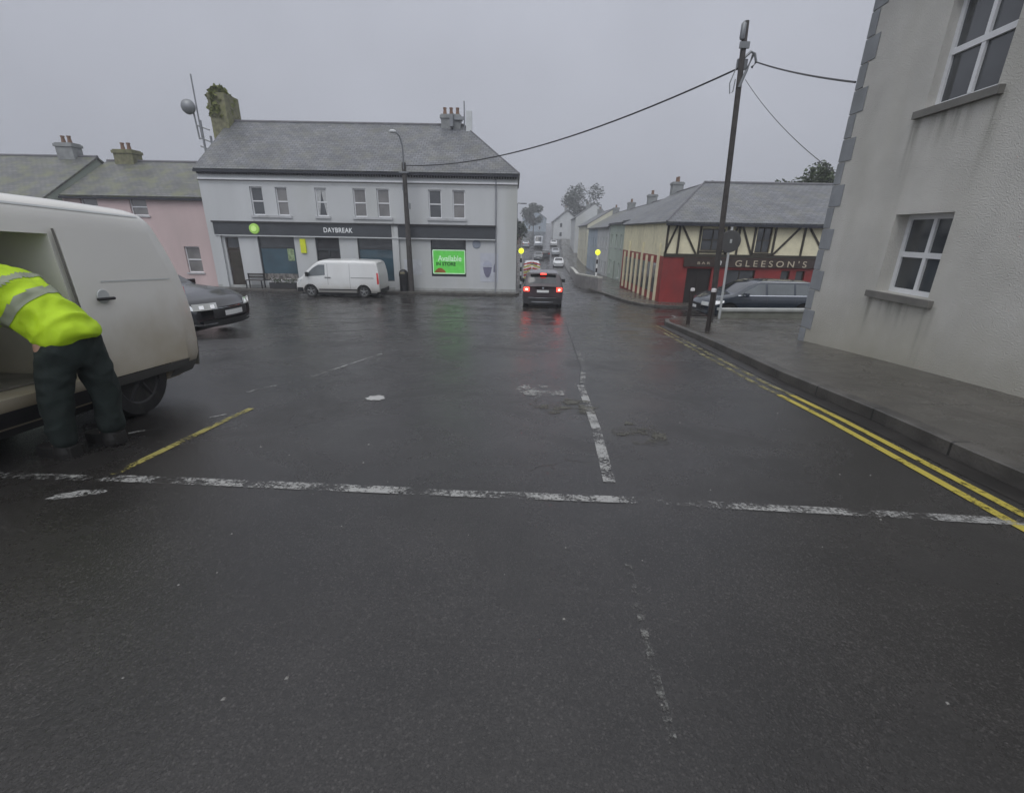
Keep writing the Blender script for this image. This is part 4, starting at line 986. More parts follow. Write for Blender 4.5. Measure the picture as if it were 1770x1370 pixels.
# ------------------------------------------------------------------ vehicles
def interp(pts, x):
    if x <= pts[0][0]: return pts[0][1]
    for (a, b), (c, d) in zip(pts, pts[1:]):
        if x <= c:
            t = (x-a)/(c-a) if c > a else 0
            return b + (d-b)*t
    return pts[-1][1]
def smooth_prof(pts, x, r=.05):
    return sum(interp(pts, x + k*r/3) for k in (-3, -2, -1, 0, 1, 2, 3)) / 7
class Car:
    """x from 0 (rear) to L (front); origin on the ground under the middle"""
    def __init__(s, Lg, Wd, top, zb, belt, tum=.18, r=.10, lean=(), nose=.22, tail=.10, wheel=.33, wx=(.9, 3.5), plan_f=.86, plan_r=.94, seg=.07):
        s.L, s.W, s.top, s.zb, s.belt, s.tum, s.r, s.lean, s.nose, s.tail, s.wr, s.wx = Lg, Wd, top, zb, belt, tum, r, lean, nose, tail, wheel, wx
        s.pf, s.pr = plan_f, plan_r
    def zt(s, x): return smooth_prof(s.top, x)
    def plan(s, x):
        p = 1.0; a = .9
        if x > s.L - a: t = (x-(s.L-a))/a; p = 1-(1-s.pf)*t**2.2
        if x < .6: t = (.6-x)/.6; p = 1-(1-s.pr)*t**2.2
        return p
    def hw(s, x, z):
        zt = s.zt(x); h = s.W/2*s.plan(x)
        if z > s.belt: h -= s.tum*(z-s.belt)
        if z < s.zb+.22: h -= .10*((s.zb+.22-z)/.22)**1.5
        h += .018*math.sin(PI*max(0, min(1, (z-s.zb)/(s.belt-s.zb))))
        r = min(s.r, (zt-s.zb)*.3)
        if z > zt-r:
            u = min(1, (z-zt+r)/r); h -= r*1.1*(1-math.sqrt(max(0, 1-u*u)))
        return h
    def D(s, x, y, z):
        X = x
        fr = max(0, (x-(s.L-.8))/.8); X -= s.nose*fr*(abs(y)/(s.W/2))**2.2
        rr = max(0, (.5-x)/.5); X += s.tail*rr*(abs(y)/(s.W/2))**2.2
        if s.lean: X += interp(s.lean, z)*max(0, 1-x/.9)
        # rounded bumper sections
        if x > s.L-.5: X -= .10*((x-(s.L-.5))/.5)*abs((z-.5)/.5)**2 if z < .9 else 0
        return (X-s.L/2, y, z)
    def body(s):
        n = int(s.L/.06); xs = [s.L*i/n for i in range(n+1)]; T_ = [0, .04, .1, .2, .32, .45, .56, .66, .75, .83, .89, .935, .965, .985, 1.0]
        yfr = [.8, .55, .28, 0, -.28, -.55, -.8]; mb = MB(); m_ = len(T_)*2+len(yfr); vs = []
        for x in xs:
            zt = s.zt(x); zb = s.zb + (.06 if x > s.L-.25 or x < .2 else 0)
            ring = [s.D(x, s.hw(x, zb+(zt-zb)*t), zb+(zt-zb)*t) for t in T_]
            ht = s.hw(x, zt)
            ring += [s.D(x, ht*f, zt+.035*(1-f*f)*min(1, ht)) for f in yfr]
            ring += [s.D(x, -s.hw(x, zb+(zt-zb)*t), zb+(zt-zb)*t) for t in reversed(T_)]
            vs += ring
        fs = [(i*m_+k, i*m_+(k+1) % m_, (i+1)*m_+(k+1) % m_, (i+1)*m_+k) for i in range(n) for k in range(m_)]
        h = m_//2
        for base, flip in ((0, False), (n*m_, True)):      # end caps as strips between the two sides
            for k in range(h):
                a, b = base+k, base+k+1; c, d = base+m_-1-k, base+m_-2-k
                if b == d: f = (a, b, c)
                else: f = (a, b, d, c)
                fs.append(f if not flip else f[::-1])
        mb.add(vs, fs); return mb
    def side(s, x0, x1, bot, top, off=.006, n=14, sides=(1, -1), rows=5):
        mb = MB(); bf = bot if callable(bot) else (lambda x: interp(bot, x) if isinstance(bot, (list, tuple)) else bot)
        tf = top if callable(top) else (lambda x: interp(top, x) if isinstance(top, (list, tuple)) else top)
        mb.parts = []
        for sd in sides:
            vs = []; one = MB()
            for i in range(n+1):
                x = x0+(x1-x0)*i/n
                for j in range(rows):
                    z = bf(x)+(tf(x)-bf(x))*j/(rows-1); z = min(z, s.zt(x)-.015); vs.append(s.D(x, sd*(s.hw(x, z)+off), z))
            F_ = [(i*rows+j, i*rows+j+1, (i+1)*rows+j+1, (i+1)*rows+j) for i in range(n) for j in range(rows-1)]
            mb.add(vs, F_); one.add(vs, F_); mb.parts.append(one)
        return mb
    def over(s, x0, x1, f=.93, off=.006, n=10, fx=None):
        mb = MB(); vs = []; K = [-1, -.75, -.5, -.25, 0, .25, .5, .75, 1]
        for i in range(n+1):
            x = x0+(x1-x0)*i/n; ht = s.hw(x, s.zt(x))*f
            for k in K: vs.append(s.D(x, ht*k, s.zt(x)+.035*(1-(f*k)**2)*min(1, ht)+off))
        m_ = len(K); mb.add(vs, [(i*m_+j, i*m_+j+1, (i+1)*m_+j+1, (i+1)*m_+j) for i in range(n) for j in range(m_-1)]); return mb
    def end(s, y0, y1, z0, z1, front=True, off=.008, n=8, rows=4, th=0):
        mb = MB(); vs = []; x = s.L if front else 0
        for i in range(n+1):
            y = y0+(y1-y0)*i/n
            for j in range(rows):
                z = z0+(z1-z0)*j/(rows-1); p = s.D(x, y, z); vs.append((p[0]+(off if front else -off), p[1], p[2]))
        mb.add(vs, [(i*rows+j, i*rows+j+1, (i+1)*rows+j+1, (i+1)*rows+j) for i in range(n) for j in range(rows-1)]); return mb
def vehicle(car, name, label, cat, loc, rz, paint, rim='alloy', detail=2, group=None, pitch=0, spec=None):
    r = root(name, label, cat, loc, rz, group, pitch); s = car; sp = spec or {}
    b = s.body().obj('body', paint, None, smooth=True)
    if detail >= 1:                                          # wheel arches cut out of the shell
        cut = MB()
        for wx in s.wx:
            for sd in (1, -1):
                y0, y1 = (s.W/2-.30, s.W/2+.3) if sd > 0 else (-s.W/2-.3, -s.W/2+.30)
                cut.lathe([(s.wr+.055, y0), (s.wr+.055, y1)], (wx-s.L/2, 0, s.wr), 'y', 28)
        co = cut.obj('cutter', M['plastic']); md = b.modifiers.new('arch', 'BOOLEAN'); md.operation = 'DIFFERENCE'; md.object = co; md.solver = 'EXACT'
        dg = bpy.context.evaluated_depsgraph_get(); dg.update()
        me = bpy.data.meshes.new_from_object(b.evaluated_get(dg)); b.modifiers.clear(); b.data = me
        bpy.data.objects.remove(co)
        for q in sp.get('cuts', []):
            co = MB().box(*q).obj('cutter', M['plastic']); md = b.modifiers.new('opening', 'BOOLEAN'); md.operation = 'DIFFERENCE'; md.object = co; md.solver = 'EXACT'
            dg = bpy.context.evaluated_depsgraph_get(); dg.update()
            me = bpy.data.meshes.new_from_object(b.evaluated_get(dg)); b.modifiers.clear(); b.data = me; bpy.data.objects.remove(co)
        me.polygons.foreach_set('use_smooth', [True]*len(me.polygons))
        try: me.set_sharp_from_angle(angle=math.radians(35))
        except Exception: pass
    b.parent = r
    hwk = s.W/2
    MB().box(-s.L/2+.35, s.L/2-.45, -s.W/2+.27, s.W/2-.27, .13, s.zb+.12).obj('chassis_shade_box', M['plastic'], r)  # dark box added under the hull to block light and deepen the shade below
    for wx in s.wx:
        for sd in (1, -1):
            yo = sd*(hwk-.02); yi = sd*(hwk-.24); R = s.wr
            pr = [(R*.62, yi), (R*.93, yi), (R, yi+sd*.03), (R, yo-sd*.035), (R*.94, yo), (R*.66, yo), (R*.64, yo-sd*.02)]
            wname = bpy.data.objects.new('wheel', None)
            t = MB().lathe(pr, (wx-s.L/2, 0, R), 'y', 28).obj('wheel', M['rubber'], r, smooth=True); bpy.data.objects.remove(wname)
            if detail >= 1:
                rm = MB(); cxx = wx-s.L/2
                rm.lathe([(R*.60, yo-sd*.05), (R*.645, yo-sd*.012), (R*.60, yo-sd*.02), (R*.56, yo-sd*.05)], (cxx, 0, R), 'y', 28)
                rm.lathe([(R*.16, yo-sd*.06), (R*.15, yo-sd*.015), (.01, yo-sd*.01)], (cxx, 0, R), 'y', 14)
                for k in range(5):
                    a = 2*PI*k/5+.3; p0 = Vector((cxx+math.cos(a)*R*.12, yo-sd*.03, R+math.sin(a)*R*.12)); p1 = Vector((cxx+math.cos(a)*R*.60, yo-sd*.03, R+math.sin(a)*R*.60))
                    rm.tube([p0, p1], [R*.085, R*.06], 6)
                rm.obj('rim', M[rim], t, smooth=True)
    return r
def P_(mb, name, m, r, label=None):
    if getattr(mb, 'parts', None) and len(mb.parts) > 1:
        return [q.obj(name, m, r, smooth=True, label=label) for q in mb.parts][0]
    return mb.obj(name, m, r, smooth=True, label=label)

# --- large near van (person leaning into it) -----------------------------------
LV = 4.7
vanp = Car(LV, 1.86, [(0, 1.80), (.04, 1.835), (.22, 1.855), (1.2, 1.87), (2.9, 1.86), (3.25, 1.80), (3.95, 1.18), (4.25, 1.06), (4.6, .92), (4.7, .80)], .24, 1.05, .11, .12,
           lean=[(.2, .05), (.5, .0), (.9, .01), (1.25, .06), (1.5, .15), (1.7, .25), (1.9, .32)], nose=.3, tail=.10, wheel=.335, wx=(.93, 3.85))
vx, vy = -3.55-.93, 5.03-LV/2
hd = -PI/2 - .045                                     # nose points back past the camera
nv = vehicle(vanp, 'panel_van', 'large mud-splashed white van at the left edge, a person leaning in its open side door', 'van',
             (-3.52-.93, 5.03-LV/2, (G(4.1)+G(1.2))/2), hd, M['van_dirty'], 'black_rim', pitch=math.atan(.06), spec={'cuts': [(1.42-LV/2, 2.55-LV/2, -.55, 1.3, .48, 1.60)]})
# side door slid back along the left flank (the side facing the camera)
P_(vanp.side(.30, 1.385, .44, 1.66, .035, sides=(1,)), 'sliding_door', M['van_dirty'], nv)
dr_ = nv.children[-1]
mb = MB(); q = vanp.D(1.17, vanp.hw(1.17, 1.10)+.075, 1.10); mb.box(q[0]-.075, q[0]+.085, q[1]-.02, q[1]+.006, 1.09, 1.115); mb.obj('door_handle', M['plastic'], dr_, bevel=.01)
mb = MB(); q = vanp.D(1.17, vanp.hw(1.17, 1.12)+.05, 1.12); mb.lathe([(.06, q[1]-.01), (.055, q[1]-.004), (.001, q[1]-.004)], (q[0], 0, 1.12), 'y', 18); mb.obj('handle_recess', M['galv_light'], dr_, smooth=True)
P_(vanp.side(1.387, 1.408, .44, 1.64, .03, sides=(1,)), 'door_seal', M['sill'], nv)
P_(vanp.side(.30, 1.15, 1.235, 1.245, .041, sides=(1,)), 'body_crease', M['galv_light'], nv)
MB().box(1.44-LV/2, 2.53-LV/2, -.54, .70, .485, .505).obj('load_floor', mat('van_load_floor', (.16, .15, .13), .6, var=.3), nv)
P_(vanp.side(.30, 1.385, .35, .437, .05, sides=(1,)), 'lower_trim', mat('grey_bumper_plastic', (.10, .10, .095), .6), dr_)
P_(vanp.side(1.30, 3.45, .27, .40, .03, sides=(1, -1)), 'side_skirt', M['plastic'], nv)
P_(vanp.side(.06, .52, .27, .39, .03, sides=(1, -1)), 'rear_skirt', mat('grey_bumper_plastic', (.10, .10, .095), .6), nv)
P_(vanp.end(-.85, .85, .30, .56, False, .05), 'rear_bumper', mat('dusty_bumper_plastic', (.16, .155, .14), .6), nv)
for sd in (1, -1):
    P_(vanp.end(sd*.72, sd*.86, .62, 1.15, False, .012, 4), 'tail_light', M['tail_red'], nv)
P_(vanp.side(.25, 3.1, 1.79, 1.805, .004, sides=(1, -1)), 'roof_gutter', M['galv_light'], nv)
P_(vanp.over(3.32, 3.92, .9), 'windscreen', M['glass_car'], nv)
P_(vanp.side(2.75, 3.55, 1.08, [(2.75, 1.62), (3.15, 1.58), (3.55, 1.28)], .008), 'front_side_window', M['glass_car'], nv)
P_(vanp.end(-.28, .28, .95, 1.5, False, .006), 'rear_window', M['glass_car'], nv)
P_(vanp.end(-.26, .26, .62, .73, False, .015), 'number_plate', M['plate'], nv)
for sd in (1, -1): P_(vanp.end(sd*.50, sd*.78, .66, .86, True, .012), 'headlight', M['lamp_clear'], nv)

# --- white van by the shop ---------------------------------------------------------
VT = Car(4.97, 1.98, [(0, 1.84), (.05, 1.92), (.25, 1.97), (1.5, 1.99), (3.1, 1.98), (3.42, 1.92), (3.75, 1.70), (4.22, 1.28), (4.42, 1.13), (4.80, .96), (4.92, .86), (4.97, .72)], .26, 1.12, .13, .14,
         lean=[(.2, .03), (.9, 0), (1.3, .03), (1.7, .12), (1.95, .2)], nose=.34, tail=.12, wheel=.335, wx=(.99, 3.92))
wv = vehicle(VT, 'panel_van', 'white panel van parked along the kerb outside the shop windows', 'van', (-9.3, 25.5, G(25.5)), PI, M['van_white'], 'steel_rim')
wv.scale = (.95, .95, .95)
P_(VT.side(3.05, 4.12, [(3.05, 1.20), (3.5, 1.16), (4.12, 1.12)], [(3.05, 1.74), (3.38, 1.74), (3.7, 1.56), (4.12, 1.16)], .008), 'side_window', M['glass_car_light'], wv)
P_(VT.over(3.50, 4.26, .88), 'windscreen', M['glass_car'], wv)
P_(VT.side(1.35, 3.45, .40, .46, .02), 'rub_strip', M['plastic'], wv)
P_(VT.end(-.84, .84, .27, .50, True, .02), 'front_bumper', M['plastic'], wv); P_(VT.side(4.45, 4.95, .28, .52, .02), 'front_bumper', M['plastic'], wv)
P_(VT.end(-.42, .42, .56, .80, True, .015), 'grille', M['plastic'], wv)
for sd in (1, -1):
    P_(VT.side(4.50, 4.93, [(4.5, .92), (4.93, .70)], [(4.5, 1.0), (4.93, .88)], .012, sides=(sd,)), 'headlight', M['lamp_clear'], wv)
    P_(VT.side(.02, .14, .75, 1.35, .010, sides=(sd,)), 'tail_light', M['tail_red'], wv)
    q = VT.D(4.0, sd*(VT.hw(4.0, 1.2)+.14), 1.2); MB().box(q[0]-.06, q[0]+.05, q[1]-.10, q[1]+.10, 1.12, 1.36).obj('wing_mirror', M['plastic'], wv, bevel=.02)
    for xx in (3.0, 2.82): q = VT.D(xx, sd*(VT.hw(xx, 1.08)+.02), 1.08); MB().box(q[0]-.07, q[0]+.07, q[1]-.015, q[1]+.015, 1.06, 1.095).obj('door_handle', M['plastic'], wv)
    P_(VT.side(2.905, 2.917, .42, 1.80, .004, sides=(sd,), n=1), 'door_line', M['plastic'], wv)
    P_(VT.side(1.70, 1.712, .48, 1.80, .004, sides=(sd,), n=1), 'door_line', M['plastic'], wv)
P_(VT.side(.35, 1.65, 1.06, 1.085, .006), 'door_rail', M['plastic'], wv)
P_(VT.end(-.9, .9, .28, .5, False, .05), 'rear_bumper', M['plastic'], wv)

# --- SUV on the road -----------------------------------------------------------------
SU = Car(4.4, 1.84, [(0, 1.02), (.03, 1.08), (.12, 1.18), (.42, 1.55), (.62, 1.62), (1.6, 1.66), (2.3, 1.62), (2.75, 1.45), (3.25, 1.10), (3.9, 1.02), (4.3, .86), (4.4, .68)], .25, 1.02, .30, .12,
         nose=.3, tail=.14, wheel=.35, wx=(.85, 3.5), plan_r=.95)
sv = vehicle(SU, 'suv', 'dark plum SUV seen from behind with brake lights lit, waiting in the road', 'car', (1.42, 23.4, (G(22)+G(25))/2), PI/2 - .05, M['car_maroon'])
P_(SU.over(.10, .41, .88), 'rear_window', M['glass_car'], sv)
P_(SU.side(.62, 2.72, 1.06, [(.62, 1.30), (.95, 1.50), (2.1, 1.52), (2.72, 1.12)], .008), 'side_window', M['glass_car'], sv)
P_(SU.over(2.42, 3.2, .88), 'windscreen', M['glass_car'], sv)
for sd in (1, -1):
    t_ = P_(SU.end(sd*.62, sd*.86, .84, 1.02, False, .02), 'tail_light', M['brake'], sv); P_(SU.end(sd*.70, sd*.78, .89, .96, False, .03, 3, 3), 'bulb', M['brake_core'], t_)
    P_(SU.side(.02, .28, .86, 1.0, .012, sides=(sd,)), 'tail_light_side', M['tail_red'], sv)
    q = SU.D(2.75, sd*(SU.hw(2.75, 1.05)+.12), 1.05); MB().box(q[0]-.07, q[0]+.07, q[1]-.10, q[1]+.10, 1.0, 1.16).obj('wing_mirror', M['plastic'], sv, bevel=.02)
    P_(SU.end(sd*.50, sd*.8, .66, .80, True, .012), 'headlight', M['lamp_clear'], sv)
MB().box(-1.93, -1.74, -.60, .60, 1.60, 1.63).obj('roof_spoiler', M['car_maroon'], sv, bevel=.01)
MB().box(-1.97, -1.932, -.13, .13, 1.565, 1.62).obj('high_brake_light', M['brake'], sv)
P_(SU.end(-.27, .27, .80, .91, False, .025), 'number_plate', M['plate'], sv)
P_(SU.end(-.86, .86, .28, .56, False, .03), 'rear_bumper', M['plastic'], sv)
P_(SU.end(-.66, .66, .555, .585, False, .045), 'bumper_trim', M['chrome'], sv); P_(SU.end(-.5, .5, .36, .40, False, .045), 'diffuser_trim', M['chrome'], sv)
MB().lathe([(.05, -.005), (.05, .005)], (-2.215, 0, 1.0), 'x', 14).obj('badge', M['chrome'], sv)

# --- black saloon behind the near van ----------------------------------------------------
SA = Car(4.75, 1.82, [(0, .98), (.05, 1.02), (.75, 1.10), (1.35, 1.40), (1.8, 1.45), (2.2, 1.44), (2.65, 1.28), (3.10, .98), (4.0, .88), (4.55, .77), (4.75, .60)], .20, .92, .42, .10, nose=.30, tail=.14, wheel=.325, wx=(1.0, 3.8))
hs_ = math.radians(-9)
nx_, ny_ = -6.36, 10.45
sa = vehicle(SA, 'saloon_car', 'black saloon car half hidden behind the large white van, lights and plate showing', 'car',
             (nx_-math.cos(hs_)*4.75/2, ny_-math.sin(hs_)*4.75/2, G(ny_+.5)-.0), hs_, M['car_black'])
P_(SA.side(1.0, 3.0, .95, [(1.0, 1.05), (1.5, 1.34), (2.3, 1.36), (3.0, .99)], .008), 'side_window', M['glass_car'], sa)
P_(SA.over(2.35, 3.07, .88), 'windscreen', M['glass_car'], sa); P_(SA.over(.75, 1.35, .85), 'rear_window', M['glass_car'], sa)
for sd in (1, -1):
    h_ = P_(SA.side(4.05, 4.70, [(4.05, .72), (4.70, .60)], [(4.05, .80), (4.70, .75)], .012, sides=(sd,)), 'headlight', M['lamp_clear'], sa)
    P_(SA.side(4.50, 4.60, .64, .70, .02, sides=(sd,), n=3), 'bulb', M['lamp_on'], h_); P_(SA.side(4.25, 4.33, .665, .72, .02, sides=(sd,), n=3), 'bulb', M['lamp_on'], h_)
    hf = P_(SA.end(sd*.40, sd*.84, .60, .74, True, .015), 'headlight_front', M['lamp_clear'], sa); P_(SA.end(sd*.46, sd*.54, .63, .70, True, .022, 3, 3), 'bulb', M['lamp_on'], hf); P_(SA.end(sd*.66, sd*.74, .63, .70, True, .022, 3, 3), 'bulb', M['lamp_on'], hf)
    P_(SA.side(4.35, 4.70, .28, .31, .02, sides=(sd,)), 'bumper_chrome', M['chrome'], sa); P_(SA.end(sd*.45, sd*.82, .28, .31, True, .02), 'bumper_chrome', M['chrome'], sa)
    q = SA.D(2.85, sd*(SA.hw(2.85, .98)+.1), .98); MB().box(q[0]-.07, q[0]+.07, q[1]-.10, q[1]+.10, .93, 1.06).obj('wing_mirror', M['car_black'], sa, bevel=.02)
    P_(SA.end(sd*.5, sd*.8, .7, .86, False, .012), 'tail_light', M['tail_red'], sa)
P_(SA.end(-.5, .5, .40, .60, True, .012), 'grille', M['plastic'], sa); P_(SA.end(-.52, .52, .605, .62, True, .02), 'grille_trim', M['chrome'], sa)
P_(SA.end(-.26, .26, .44, .55, True, .035), 'number_plate', M['plate'], sa); P_(SA.end(-.7, .7, .22, .36, True, .006), 'lower_grille', M['plastic'], sa)

# --- estate car by the pub ------------------------------------------------------------------
ES = Car(4.85, 1.84, [(0, 1.0), (.05, 1.10), (.25, 1.28), (.50, 1.40), (.75, 1.455), (1.8, 1.49), (2.7, 1.47), (3.1, 1.35), (3.72, 1.00), (4.3, .90), (4.7, .76), (4.85, .58)], .20, .95, .36, .12, nose=.30, tail=.14, wheel=.33, wx=(.98, 3.87))
es = vehicle(ES, 'estate_car', 'dark blue estate car parked across in front of the red pub', 'car', (9.55, 18.55, G(18.55)), PI + math.radians(3), M['car_navy'])
P_(ES.side(2.55, 3.48, .99, [(2.55, 1.37), (2.8, 1.36), (3.48, 1.03)], .008), 'side_window', M['glass_car_light'], es)
P_(ES.side(1.45, 2.45, .99, 1.38, .008), 'side_window', M['glass_car_light'], es); P_(ES.side(.35, 1.36, .99, [(.35, 1.14), (.7, 1.33), (1.36, 1.38)], .008), 'side_window', M['glass_car_light'], es)
P_(ES.over(2.9, 3.66, .88), 'windscreen', M['glass_car'], es); P_(ES.over(.12, .48, .8), 'rear_window', M['glass_car'], es)
P_(ES.side(.3, 3.6, .955, .985, .012), 'window_trim', M['chrome'], es); P_(ES.side(.6, 3.3, 1.44, 1.455, .03), 'roof_rail', M['galv_light'], es)
for sd in (1, -1):
    P_(ES.side(4.15, 4.78, [(4.15, .70), (4.78, .58)], [(4.15, .78), (4.78, .74)], .012, sides=(sd,)), 'headlight', M['lamp_on'], es)
    P_(ES.end(sd*.5, sd*.8, .56, .70, True, .012), 'headlight_front', M['lamp_clear'], es)
    P_(ES.side(.03, .30, .84, .98, .012, sides=(sd,)), 'tail_light', M['tail_red'], es)
    q = ES.D(3.35, sd*(ES.hw(3.35, .98)+.12), .98); MB().box(q[0]-.07, q[0]+.07, q[1]-.10, q[1]+.10, .93, 1.08).obj('wing_mirror', M['car_navy'], es, bevel=.02)
    for xx in (2.45, 1.35): P_(ES.side(xx, xx+.01, .35, .95, .004, sides=(sd,), n=1), 'door_line', M['plastic'], es)
P_(ES.end(-.5, .5, .36, .58, True, .012), 'grille', M['plastic'], es); P_(ES.end(-.26, .26, .42, .53, True, .03), 'number_plate', M['plate'], es)

# --- small distant traffic ------------------------------------------------------------------
HBk = Car(4.0, 1.75, [(0, .95), (.1, 1.15), (.35, 1.42), (1.5, 1.50), (2.2, 1.45), (2.8, 1.05), (3.5, .95), (3.95, .75), (4, .6)], .22, .95, .34, .10, nose=.25, tail=.1, wheel=.31, wx=(.75, 3.2))
def far_car(label, x, y, rz, paint, lit=None, group='cars up the far street', car=HBk, name='hatchback_car', cat='car', rear=True):
    c = vehicle(car, name, label, cat, (x, y, G(y)), rz, paint, detail=1, group=group)
    P_(car.over(.15, .36, .8), 'rear_window', M['glass_car'], c); P_(car.over(2.25, 2.8, .88), 'windscreen', M['glass_car'], c)
    P_(car.side(.55, 2.6, 1.0, [(.55, 1.2), (.9, 1.38), (2.0, 1.38), (2.6, 1.05)], .008), 'side_window', M['glass_car'], c)
    for sd in (1, -1):
        P_(car.end(sd*.5, sd*.78, .6, .76, True, .012), 'headlight', M['lamp_clear'], c); P_(car.end(sd*.55, sd*.8, .75, .92, False, .012), 'tail_light', M['tail_red'], c)
    P_(car.end(-.26, .26, .45, .56, True, .03), 'number_plate', M['plate'], c)
    return c
U, Dn = PI/2 - .07, -PI/2 - .07
far_car('white hatchback, nearest of the cars parked on the right of the far street', 7.35, 80, Dn, M['car_white'])
far_car('dark grey car driving down the left of the far street', 4.75, 95.5, Dn, M['car_grey'])
far_car('black car in the middle of the far street going away', 6.55, 101, U, M['car_black'])
far_car('silver car parked on the right, behind the white hatchback', 9.0, 106, Dn, M['car_silver'])
far_car('pale car parked highest on the right of the far street', 10.1, 126, Dn, M['car_white'])
far_car('grey car parked on the left beside the bus', 2.9, 122, U, M['car_silver'])
BU = Car(6.5, 2.2, [(0, 2.5), (.05, 2.62), (.3, 2.70), (5.4, 2.70), (5.9, 2.55), (6.3, 1.4), (6.5, 1.0)], .3, 1.3, .06, .18, nose=.2, tail=.08, wheel=.38, wx=(1.3, 5.2))
bu = vehicle(BU, 'minibus', 'pale grey minibus coming down the middle of the far street', 'bus', (6.0, 122, G(122)), Dn, M['car_silver'], detail=1)
P_(BU.over(5.9, 6.3, .9), 'windscreen', M['glass_car'], bu); P_(BU.side(.5, 5.6, 1.35, 2.2, .008), 'side_window', M['glass_car'], bu)
for sd in (1, -1): P_(BU.end(sd*.7, sd*1.0, .7, .9, True, .02), 'headlight', M['lamp_clear'], bu)
P_(BU.end(-.9, .9, .35, .62, True, .02), 'front_bumper', M['plastic'], bu)
cv = vehicle(HBk, 'maintenance_van', 'small van with red and yellow chevrons on its back, parked left of the SUV', 'van', (1.65, 44.5, G(44.5)), PI/2-.04, M['car_white'], detail=1)
cv.scale = (1, .92, 1.25)
mb = MB(); my = MB()
for k in range(6):
    z0_ = .35+k*.19
    for sd in (1, -1):
        T1 = [(sd*.04, z0_+.10), (sd*.80, z0_-.06), (sd*.80, z0_+.04), (sd*.04, z0_+.20)]
        (mb if k % 2 else my).add([(-2.03 + .10*(abs(y)/.875)**2.2, y, z) for y, z in T1], [(0, 1, 2, 3)])
mb.obj('red_chevrons', M['red_panel'], cv); my.obj('yellow_chevrons', M['yellow_panel'], cv)
P_(HBk.over(.15, .36, .8), 'rear_window', M['glass_car'], cv)

# ------------------------------------------------------------------ street furniture
def W_at(x, y, dz=0): return (x, y, G(y)+dz)
# timber pole with lamp outside the shop
sp = root('utility_pole', 'timber utility pole with a street lamp on top outside the white shop', 'utility pole', W_at(-5.87, 26.85, .1))
mb = MB(); mb.tube([(0, 0, -.3), (-.02, 0, 3.3), (-.04, 0, 6.65)], [.17, .14, .11], 12); mb.obj('pole', M['pole_wood'], sp, smooth=True)
mb = MB(); mb.tube([(-.04, -.05, 6.1), (-.02, -.14, 7.0), (-.02, -.2, 7.45), (-.12, -.3, 7.85), (-.30, -.4, 8.0)], .04, 8); arm = mb.obj('lamp_arm', M['galv'], sp, smooth=True)
MB().lathe([(.02, .06), (.12, .04), (.20, -.02), (.19, -.07), (.02, -.10)], (-.42, -.42, 8.04), n=16).obj('lamp_head', M['galv_light'], arm, smooth=True)
mb = MB(); mb.box(-.28, .22, -.16, -.12, 6.15, 6.22); mb.box(-.16, -.10, -.2, -.1, 5.3, 5.6); mb.box(.1, .19, -.1, .05, 4.4, 4.7); mb.obj('bracket', M['galv'], sp)
# litter bin
lb = root('litter_bin', 'black domed litter bin at the foot of the timber pole', 'bin', W_at(-6.28, 26.85, .12))
MB().lathe([(.20, 0), (.24, .03), (.24, .85), (.26, .87), (.26, .93), (.02, .93)], n=20).obj('bin_body', M['black'], lb, smooth=True)
MB().lathe([(.25, .931), (.245, 1.05), (.18, 1.16), (.08, 1.21), (.01, 1.22)], n=20).obj('bin_hood', M['black'], lb, smooth=True)
MB().box(-.13, .13, -.262, -.235, .98, 1.09).obj('bin_opening', mat('bin_gold_band', (.18, .16, .10), .5), lb)
# utility pole on the right with cables
px_, py_ = 6.44, 15.0
rp = root('utility_pole', 'tall utility pole on the right pavement corner with cables fixed at its top', 'utility pole', W_at(px_, py_, .1))
mb = MB(); HT = 6.75+1.28
mb.tube([(0, 0, -.3), (-.17, 0, HT*.5), (-.35, 0, HT)], [.092, .078, .072], 12); mb.obj('pole', M['pole_wood'], rp, smooth=True)
mb = MB()
mb.tube([(-.32, 0, 7.15), (-.10, 0, 7.35), (.02, 0, 7.30), (.08, -.02, 7.10), (-.02, -.03, 6.98)], .035, 8); mb.tube([(-.30, -.06, 6.5), (-.18, -.1, 6.9), (-.06, -.08, 7.25)], .04, 8)
mb.box(-.46, -.20, -.10, -.04, 7.40, 7.55); mb.box(-.40, -.12, .05, .12, 6.95, 7.2); mb.tube([(-.45, -.03, 6.95), (-.56, -.03, 6.6), (-.52, -.03, 6.35), (-.44, -.03, 6.4), (-.42, -.03, 6.7)], .015, 6)
mb.lathe([(.05, 7.6), (.07, 7.65), (.07, 7.95), (.03, 8.0)], (-.42, -.05, 0), n=10)
mb.obj('pole_fittings', M['galv'], rp, smooth=True)
def cable(label, a, b, sag, r=.02, n=26):
    a = Vector(a); b = Vector(b); pts = []
    for i in range(n+1):
        t = i/n; p = a.lerp(b, t); p.z -= sag*4*t*(1-t); pts.append(p)
    mb = MB(); mb.tube(pts, r, 6); return tag(mb.obj('overhead_cable', M['black'], smooth=True), label, 'cable')
PT = Vector((px_-.33, py_, G(py_)+.1))
cable('long cable from the tall right pole across to the pole outside the white shop', PT+Vector((0, 0, 6.98)), (-5.92, 26.8, G(26.85)+6.62), .70, .024)
cable('cable from the top of the tall pole to the grey roughcast building', PT+Vector((.40, 0, 7.12)), (5.96, 9.55, 4.04), .05, .018)
cable('thinnest cable, dropping steeply from the tall pole to the grey building corner', PT+Vector((.20, 0, 6.7)), (6.02, 9.62, 2.6), .15, .007)
